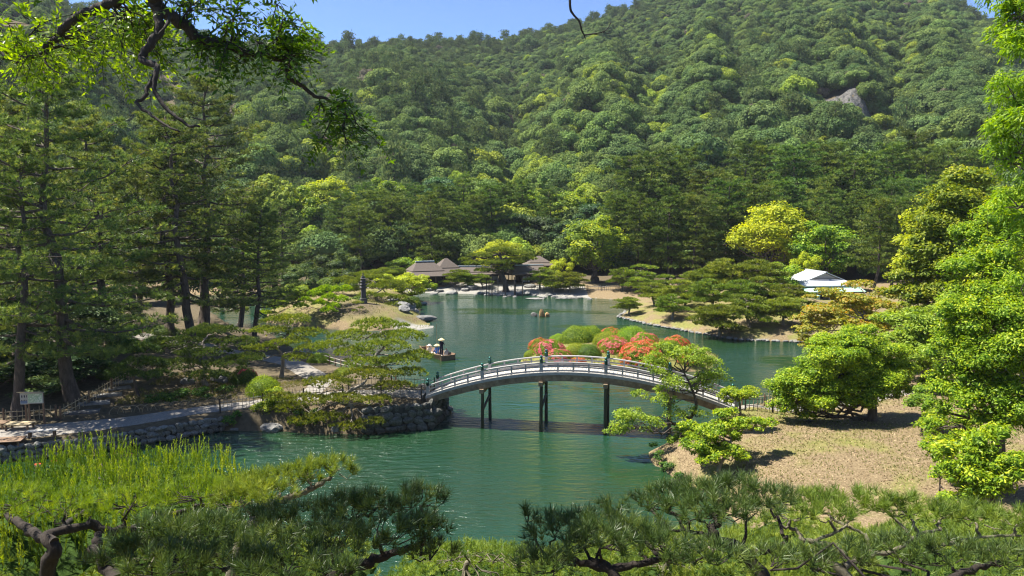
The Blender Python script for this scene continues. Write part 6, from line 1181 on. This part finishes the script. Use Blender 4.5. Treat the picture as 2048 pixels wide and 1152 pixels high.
near_pine(703, 'dark shaded pine with long needles at lower centre left', (560, 1340, 6.4), [(600, 1240, 6.4), (660, 1160, 6.4), (720, 1125, 6.5)],
    [([(690, 1140, 6.4), (760, 1115, 6.5), (820, 1095, 6.6), (860, 1085, 6.7)], .05, .02), ([(640, 1180, 6.4), (520, 1130, 6.4), (420, 1110, 6.3)], .05, .02), ([(660, 1150, 6.5), (640, 1080, 6.8), (720, 1040, 7)], .045, .02)],
    [(500, 1060, 6.6, .42, .32, .12), (600, 1040, 6.8, .42, .32, .12), (700, 1025, 7.0, .42, .32, .12), (790, 1010, 7.1, .36, .3, .12), (840, 1000, 7.2, .26, .22, .1), (400, 1070, 6.3, .4, .3, .12), (310, 1075, 6.2, .36, .3, .12), (560, 1100, 6.1, .4, .3, .12), (660, 1090, 6.2, .4, .3, .12), (760, 1075, 6.4, .38, .3, .12), (850, 1065, 6.6, .3, .25, .1), (450, 1125, 5.8, .36, .28, .12), (340, 1130, 5.7, .34, .28, .12), (560, 1145, 5.6, .36, .28, .1), (860, 1110, 6.4, .2, .18, .08), (250, 1120, 5.9, .3, .25, .1), (670, 1150, 5.6, .25, .2, .08)], .09, dens=115, tuft=46, L=.12, Wd=.006, cand=.5)
near_pine(704, 'dark pine with black twisted trunk at lower right centre', (1560, 1330, 6.8), [(1540, 1200, 6.9), (1500, 1120, 7), (1470, 1090, 7.1), (1430, 1080, 7.1)],
    [([(1490, 1105, 7), (1450, 1085, 7.05), (1420, 1060, 7.1), (1440, 1045, 7.2)], .055, .03), ([(1500, 1105, 7), (1540, 1100, 7), (1570, 1085, 7.1), (1565, 1070, 7.1)], .03, .016), ([(1420, 1075, 7.1), (1390, 1065, 7.1), (1340, 1060, 7.1)], .025, .012)],
    [(1340, 1000, 7.4, .30, .26, .1), (1410, 990, 7.5, .36, .3, .11), (1480, 985, 7.5, .36, .3, .11), (1540, 1000, 7.4, .26, .24, .1), (1440, 1020, 7.1, .34, .26, .1), (1380, 1030, 7.1, .3, .24, .1), (1500, 1025, 7.1, .3, .24, .1), (1300, 1010, 7.4, .2, .18, .08)], .085, dens=115, tuft=46, L=.12, Wd=.006, cand=.55)
near_pine(705, 'low dark pine spreading along the bottom right of centre', (1250, 1330, 6.3), [(1240, 1210, 6.4), (1220, 1140, 6.5), (1180, 1120, 6.6)],
    [([(1220, 1140, 6.5), (1150, 1118, 6.6), (1090, 1110, 6.7)], .04, .02), ([(1220, 1140, 6.5), (1290, 1125, 6.5), (1350, 1118, 6.6)], .04, .018)],
    [(1055, 1040, 6.9, .10, .10, .06), (1110, 1060, 6.9, .26, .22, .1), (1170, 1055, 6.9, .32, .26, .1), (1120, 1090, 6.5, .32, .26, .1), (1200, 1085, 6.5, .32, .26, .1), (1280, 1075, 6.6, .3, .24, .1), (1230, 1045, 7.0, .24, .2, .09), (1240, 1020, 7.2, .18, .16, .08), (1340, 1100, 6.4, .3, .22, .09), (1420, 1115, 6.2, .3, .22, .09), (1100, 1135, 6.0, .3, .22, .08)], .07, dens=115, tuft=44, L=.125, Wd=.006, cand=.5)
near_pine(706, 'pine with pale mossy crooked branches at lower right', (1750, 1340, 7.6), [(1730, 1230, 7.6), (1690, 1150, 7.7), (1640, 1110, 7.8)],
    [([(1690, 1110, 7.7), (1650, 1090, 7.8), (1610, 1080, 7.8), (1590, 1060, 7.9), (1560, 1050, 7.9)], .035, .015), ([(1690, 1130, 7.7), (1740, 1110, 7.8), (1790, 1100, 7.8), (1840, 1070, 7.9), (1880, 1060, 8)], .035, .015), ([(1740, 1105, 7.8), (1730, 1070, 7.9), (1690, 1050, 8)], .025, .012), ([(1850, 1100, 7.9), (1900, 1085, 8), (1960, 1075, 8.1), (2040, 1070, 8.2)], .028, .012), ([(1620, 1085, 7.8), (1680, 1060, 7.9), (1700, 1040, 8)], .02, .01)],
    [(1620, 1010, 8.2, .42, .32, .11), (1700, 1005, 8.3, .42, .32, .11), (1660, 1030, 7.9, .3, .24, .1), (1770, 1010, 8.1, .26, .22, .1), (1820, 1020, 8.0, .32, .26, .11), (1880, 1030, 8.1, .34, .26, .1), (1950, 1035, 8.2, .36, .28, .1), (2030, 1045, 8.2, .36, .28, .1), (1580, 1030, 7.9, .28, .22, .09)], .09, mat='pine_mid', dens=95, tuft=44, L=.125, Wd=.006, cand=.45, bark='twig', tint=(.3, .2))
near_pine(707, 'shaded pine tufts at the bottom right corner', (1900, 1360, 6), [(1880, 1250, 6), (1850, 1180, 6.1)], [([(1850, 1180, 6.1), (1940, 1140, 6.2), (2020, 1120, 6.3)], .04, .02)],
    [(1700, 1110, 6.4, .3, .22, .09), (1800, 1105, 6.4, .34, .24, .1), (1900, 1115, 6.2, .34, .24, .1), (2000, 1120, 6.2, .34, .24, .1), (1620, 1125, 6.3, .28, .2, .09), (1540, 1130, 6.2, .28, .2, .08)], .07, dens=100, tuft=42, L=.125, Wd=.006, cand=.4)
def low_pine(seed, label, px, y, pads, mat='pine_mid', n=900, rx=2.2, ry=1.6, ztop=None):
    x = (px - 1024) / FPX * y
    near_pine(seed, label, (px, 1000, y), [(px, 1150, y), (px + 10, 1120, y)], [], pads, .10, mat=mat, tuft=30, L=.12, Wd=.010, dens=40, cand=.7, candL=.14, extra=carpet(x - rx, x + rx, y - ry, y + ry, ztop, n, seed % 9, .16, (.55, .25), .3), bark='twig', tint=(.5, .2))
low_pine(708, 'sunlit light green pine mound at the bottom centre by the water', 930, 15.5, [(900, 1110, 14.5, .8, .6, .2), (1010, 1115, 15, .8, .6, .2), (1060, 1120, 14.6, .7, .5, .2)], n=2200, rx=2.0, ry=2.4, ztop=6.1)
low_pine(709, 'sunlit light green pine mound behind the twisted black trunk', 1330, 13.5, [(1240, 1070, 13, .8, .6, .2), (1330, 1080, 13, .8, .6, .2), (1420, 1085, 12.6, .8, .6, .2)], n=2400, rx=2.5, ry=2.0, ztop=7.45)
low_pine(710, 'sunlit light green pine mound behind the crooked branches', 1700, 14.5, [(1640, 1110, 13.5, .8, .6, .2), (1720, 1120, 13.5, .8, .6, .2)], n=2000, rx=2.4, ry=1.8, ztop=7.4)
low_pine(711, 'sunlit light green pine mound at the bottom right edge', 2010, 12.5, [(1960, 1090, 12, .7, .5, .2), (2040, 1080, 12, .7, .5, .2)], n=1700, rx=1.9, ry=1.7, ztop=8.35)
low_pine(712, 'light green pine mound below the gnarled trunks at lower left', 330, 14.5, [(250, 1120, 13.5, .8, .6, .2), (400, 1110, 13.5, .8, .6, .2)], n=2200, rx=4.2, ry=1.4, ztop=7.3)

# ------------------------------------------------------------------ overhanging branch at the top left
rng = np.random.default_rng(800); T = MB(); Cw = MB(); ob0 = np.array((-7.2, 6.2, gz1(-7.2, 6.2) - .3))
def cl(l, d0, d1): 
    n = len(l); return [P(a * .4, b * .4, d0 + (d1 - d0) * i / (n - 1)) for i, (a, b) in enumerate(l)]
A_ = cl([(770, -40), (775, 10), (790, 50), (850, 80), (930, 130), (990, 195), (1070, 210), (1150, 230), (1200, 255), (1290, 275), (1420, 295), (1445, 330), (1440, 390), (1500, 420), (1560, 470), (1640, 500), (1700, 530)], 6.6, 7.4)
B_ = cl([(790, 50), (798, 150), (760, 210), (710, 280), (715, 305), (770, 320), (785, 350), (770, 440), (830, 540), (930, 620), (1000, 632)], 6.6, 6.1)
B2 = cl([(775, 380), (745, 430), (720, 490), (680, 515), (750, 570), (820, 620), (895, 660)], 6.4, 6.0)
C_ = cl([(640, -60), (590, 0), (500, 40), (400, 80), (310, 150), (300, 190), (240, 220), (210, 270), (120, 290), (75, 310), (20, 275), (-60, 230)], 6.8, 7.6)
C2 = cl([(240, 240), (225, 300), (250, 340), (330, 380)], 7.2, 7.0)
A2 = cl([(850, 80), (830, 130), (790, 170)], 6.6, 6.4); A3 = cl([(985, 195), (990, 235), (988, 280)], 6.9, 6.9)
top = P(300, -260, 7.0); trunk_top = np.array((-7.0, 6.6, 17.5))
lines = [(smooth_line([ob0, ob0 + (.1, 0, 3), ob0 + (-.1, .2, 6), trunk_top, trunk_top + (.6, .1, 2.2)], 6), .26, .10), (smooth_line([trunk_top, trunk_top + (1.4, .1, .9), top + (-.6, 0, .5), top, A_[0]], 6), .13, .055),
         (smooth_line(A_, 5), .062, .011), (smooth_line(B_, 5), .042, .009), (smooth_line(B2, 5), .02, .007), (smooth_line([trunk_top, trunk_top + (1.2, .0, .4), C_[0] + (0, 0, .3), C_[0]], 5), .10, .045), (smooth_line(C_, 5), .05, .010), (smooth_line(C2, 4), .014, .004), (smooth_line(A2, 4), .018, .006), (smooth_line(A3, 4), .014, .004)]
for l, r0, r1 in lines: T.tube(l + rng.normal(size=l.shape) * r1 * .5 - ob0, np.linspace(r0, r1, len(l)), 8)
def sprays(n, start, dirs, Lr, nl=6, ls=.068, tint=(.5, .2), sag=.35):
    """pinnate sprays: a thin stalk with paired leaflets"""
    for i in range(n):
        p = start[i]; d = nrm(dirs[i]); L_ = Lr * rng.uniform(.6, 1.3); s = np.linspace(0, 1, nl + 1)[:, None]; st = p + d * L_ * s + np.array((0, 0, -1.)) * sag * L_ * s ** 2
        T.tube(st - ob0, np.linspace(.004, .0018, nl + 1), 3, cap=False)
        sd = nrm(np.cross(d, np.array((0, 0, 1.)) + rng.normal(size=3) * .3)); up = nrm(np.cross(sd, d) + rng.normal(size=3) * .25)
        C = []; D = []
        for k in range(1, nl + 1):
            for sg in (-1, 1): dd = nrm(sd * sg + d * .75 + rng.normal(size=3) * .15); C.append(st[k] + dd * ls * .55); D.append(dd)
        C.append(st[-1] + d * ls * .5); D.append(d); C = np.array(C); D = np.array(D); N = nrm(up + rng.normal(size=C.shape) * .35); t = nrm(D - N * (D * N).sum(1, keepdims=True)); bb = np.cross(N, t); m = len(C); l = ls * rng.uniform(.75, 1.2, (m, 1)); w = l * .19
        v = np.stack([C - t * l * .5, C - t * l * .1 + bb * w, C + t * l * .5, C - t * l * .1 - bb * w], 1).reshape(-1, 3) - ob0; Cw.add(v, quad=np.arange(4 * m).reshape(-1, 4), tint=np.repeat(np.clip(rng.normal(*tint, m), 0, 1), 4))
def zone(n, x0, x1, y0, y1, d0, d1, lines_, Lr=.28, tint=(.5, .2)):
    """leafy twigs in a region, each twig starting from the nearest branch"""
    ctr = [P(rng.uniform(x0, x1), rng.uniform(y0, y1), rng.uniform(d0, d1)) for _ in range(n)]; al = np.concatenate([l for l, _, _ in lines_])
    for c in ctr:
        a = al[np.argmin(np.linalg.norm(al - c, axis=1))]; bp = limb_w(a, c); m = 7
        k = rng.integers(2, 7, m); st = bp[np.clip(k, 0, 6)]; sprays(m, st, nrm(c - a) * .5 + rng.normal(size=(m, 3)) * .8 + np.array((0, 0, -.15)), Lr, tint=tint)
def limb_w(a, c):
    k = 7; s = np.linspace(0, 1, k)[:, None]; L_ = np.linalg.norm(c - a); p = a + (c - a) * s + rng.normal(size=(k, 3)) * .05 * L_ * np.sin(np.pi * s) + np.array((0, 0, 1.)) * .12 * L_ * np.sin(np.pi * s); T.tube(p - ob0, np.linspace(.008, .003, k), 4, cap=False); return p
BR = lines[1:]
zone(34, 0, 330, 20, 150, 7.0, 8.4, [lines[6], lines[7], lines[5]], tint=(.8, .2)); zone(10, 230, 330, 30, 140, 6.8, 7.6, [lines[3], lines[6]], tint=(.65, .2))
zone(15, 330, 600, -30, 40, 6.4, 7.6, [lines[2], lines[1]], tint=(.25, .2)); zone(12, 400, 600, 85, 135, 6.6, 7.4, [lines[2]], tint=(.25, .2)); zone(12, 560, 620, 40, 110, 7.0, 7.5, [lines[2]], tint=(.4, .2)); zone(9, 630, 760, 200, 305, 7.0, 7.8, [lines[2]], .24, tint=(.35, .2))
zone(60, -150, 700, -420, -30, 6.0, 9.5, [lines[1], lines[5], lines[0]], .3)
place(Kit(T.mesh('trunk', M['bark_dark'], True), Cw.mesh('crown', M['elm'])), 'overhanging_tree', 'tree reaching dark leafy limbs across the upper left of the view', ob0)
# bare hanging twig, top centre
T = MB(); o = P(1140, -60, 6.0)
for l, r0, r1 in (([(1140, -60), (1140, 10), (1146, 28), (1158, 42), (1164, 62), (1170, 72)], .012, .005), ([(1168, 70), (1185, 68), (1205, 64), (1216, 56), (1222, 44)], .006, .003), ([(1168, 71), (1172, 78)], .005, .002), ([(1185, 68), (1200, 70)], .003, .002), ([(1205, 64), (1218, 68)], .003, .0015)):
    T.tube(smooth_line([P(a, b, 6.0 + .002 * (a - 1140)) for a, b in l], 4) - o, np.linspace(r0, r1, (len(l) - 1) * 4 + 1), 6)
T.tube(smooth_line([o - o, np.array((-.15, -.1, .9)), np.array((-1.4, .0, 2.2)), top + (.4, 0, .6) - o, top - o], 5), np.linspace(.012, .04, 21), 6)
tag(ob('hanging_twig', T.mesh('hanging_twig', M['bark_dark'], True), None, o), 'bare dark twig hanging into the sky at the top centre', 'twig')

# ------------------------------------------------------------------ air
hm = bpy.data.materials.new('thin_haze'); hm.use_nodes = True; nt = hm.node_tree; nt.nodes.remove(nt.nodes['Principled BSDF'])
vo = nt.nodes.new('ShaderNodeVolumePrincipled'); vo.inputs['Color'].default_value = (.80, .88, 1, 1); vo.inputs['Density'].default_value = .0001; vo.inputs['Anisotropy'].default_value = .2
nt.links.new(vo.outputs[0], nt.nodes['Material Output'].inputs['Volume'])
hz_o = ob('haze', MB().box((0, 430, 122), (1330, 960, 252)).mesh('haze', hm)); tag(hz_o, 'thin pale blue haze in the air before the hill', 'haze', kind='stuff')
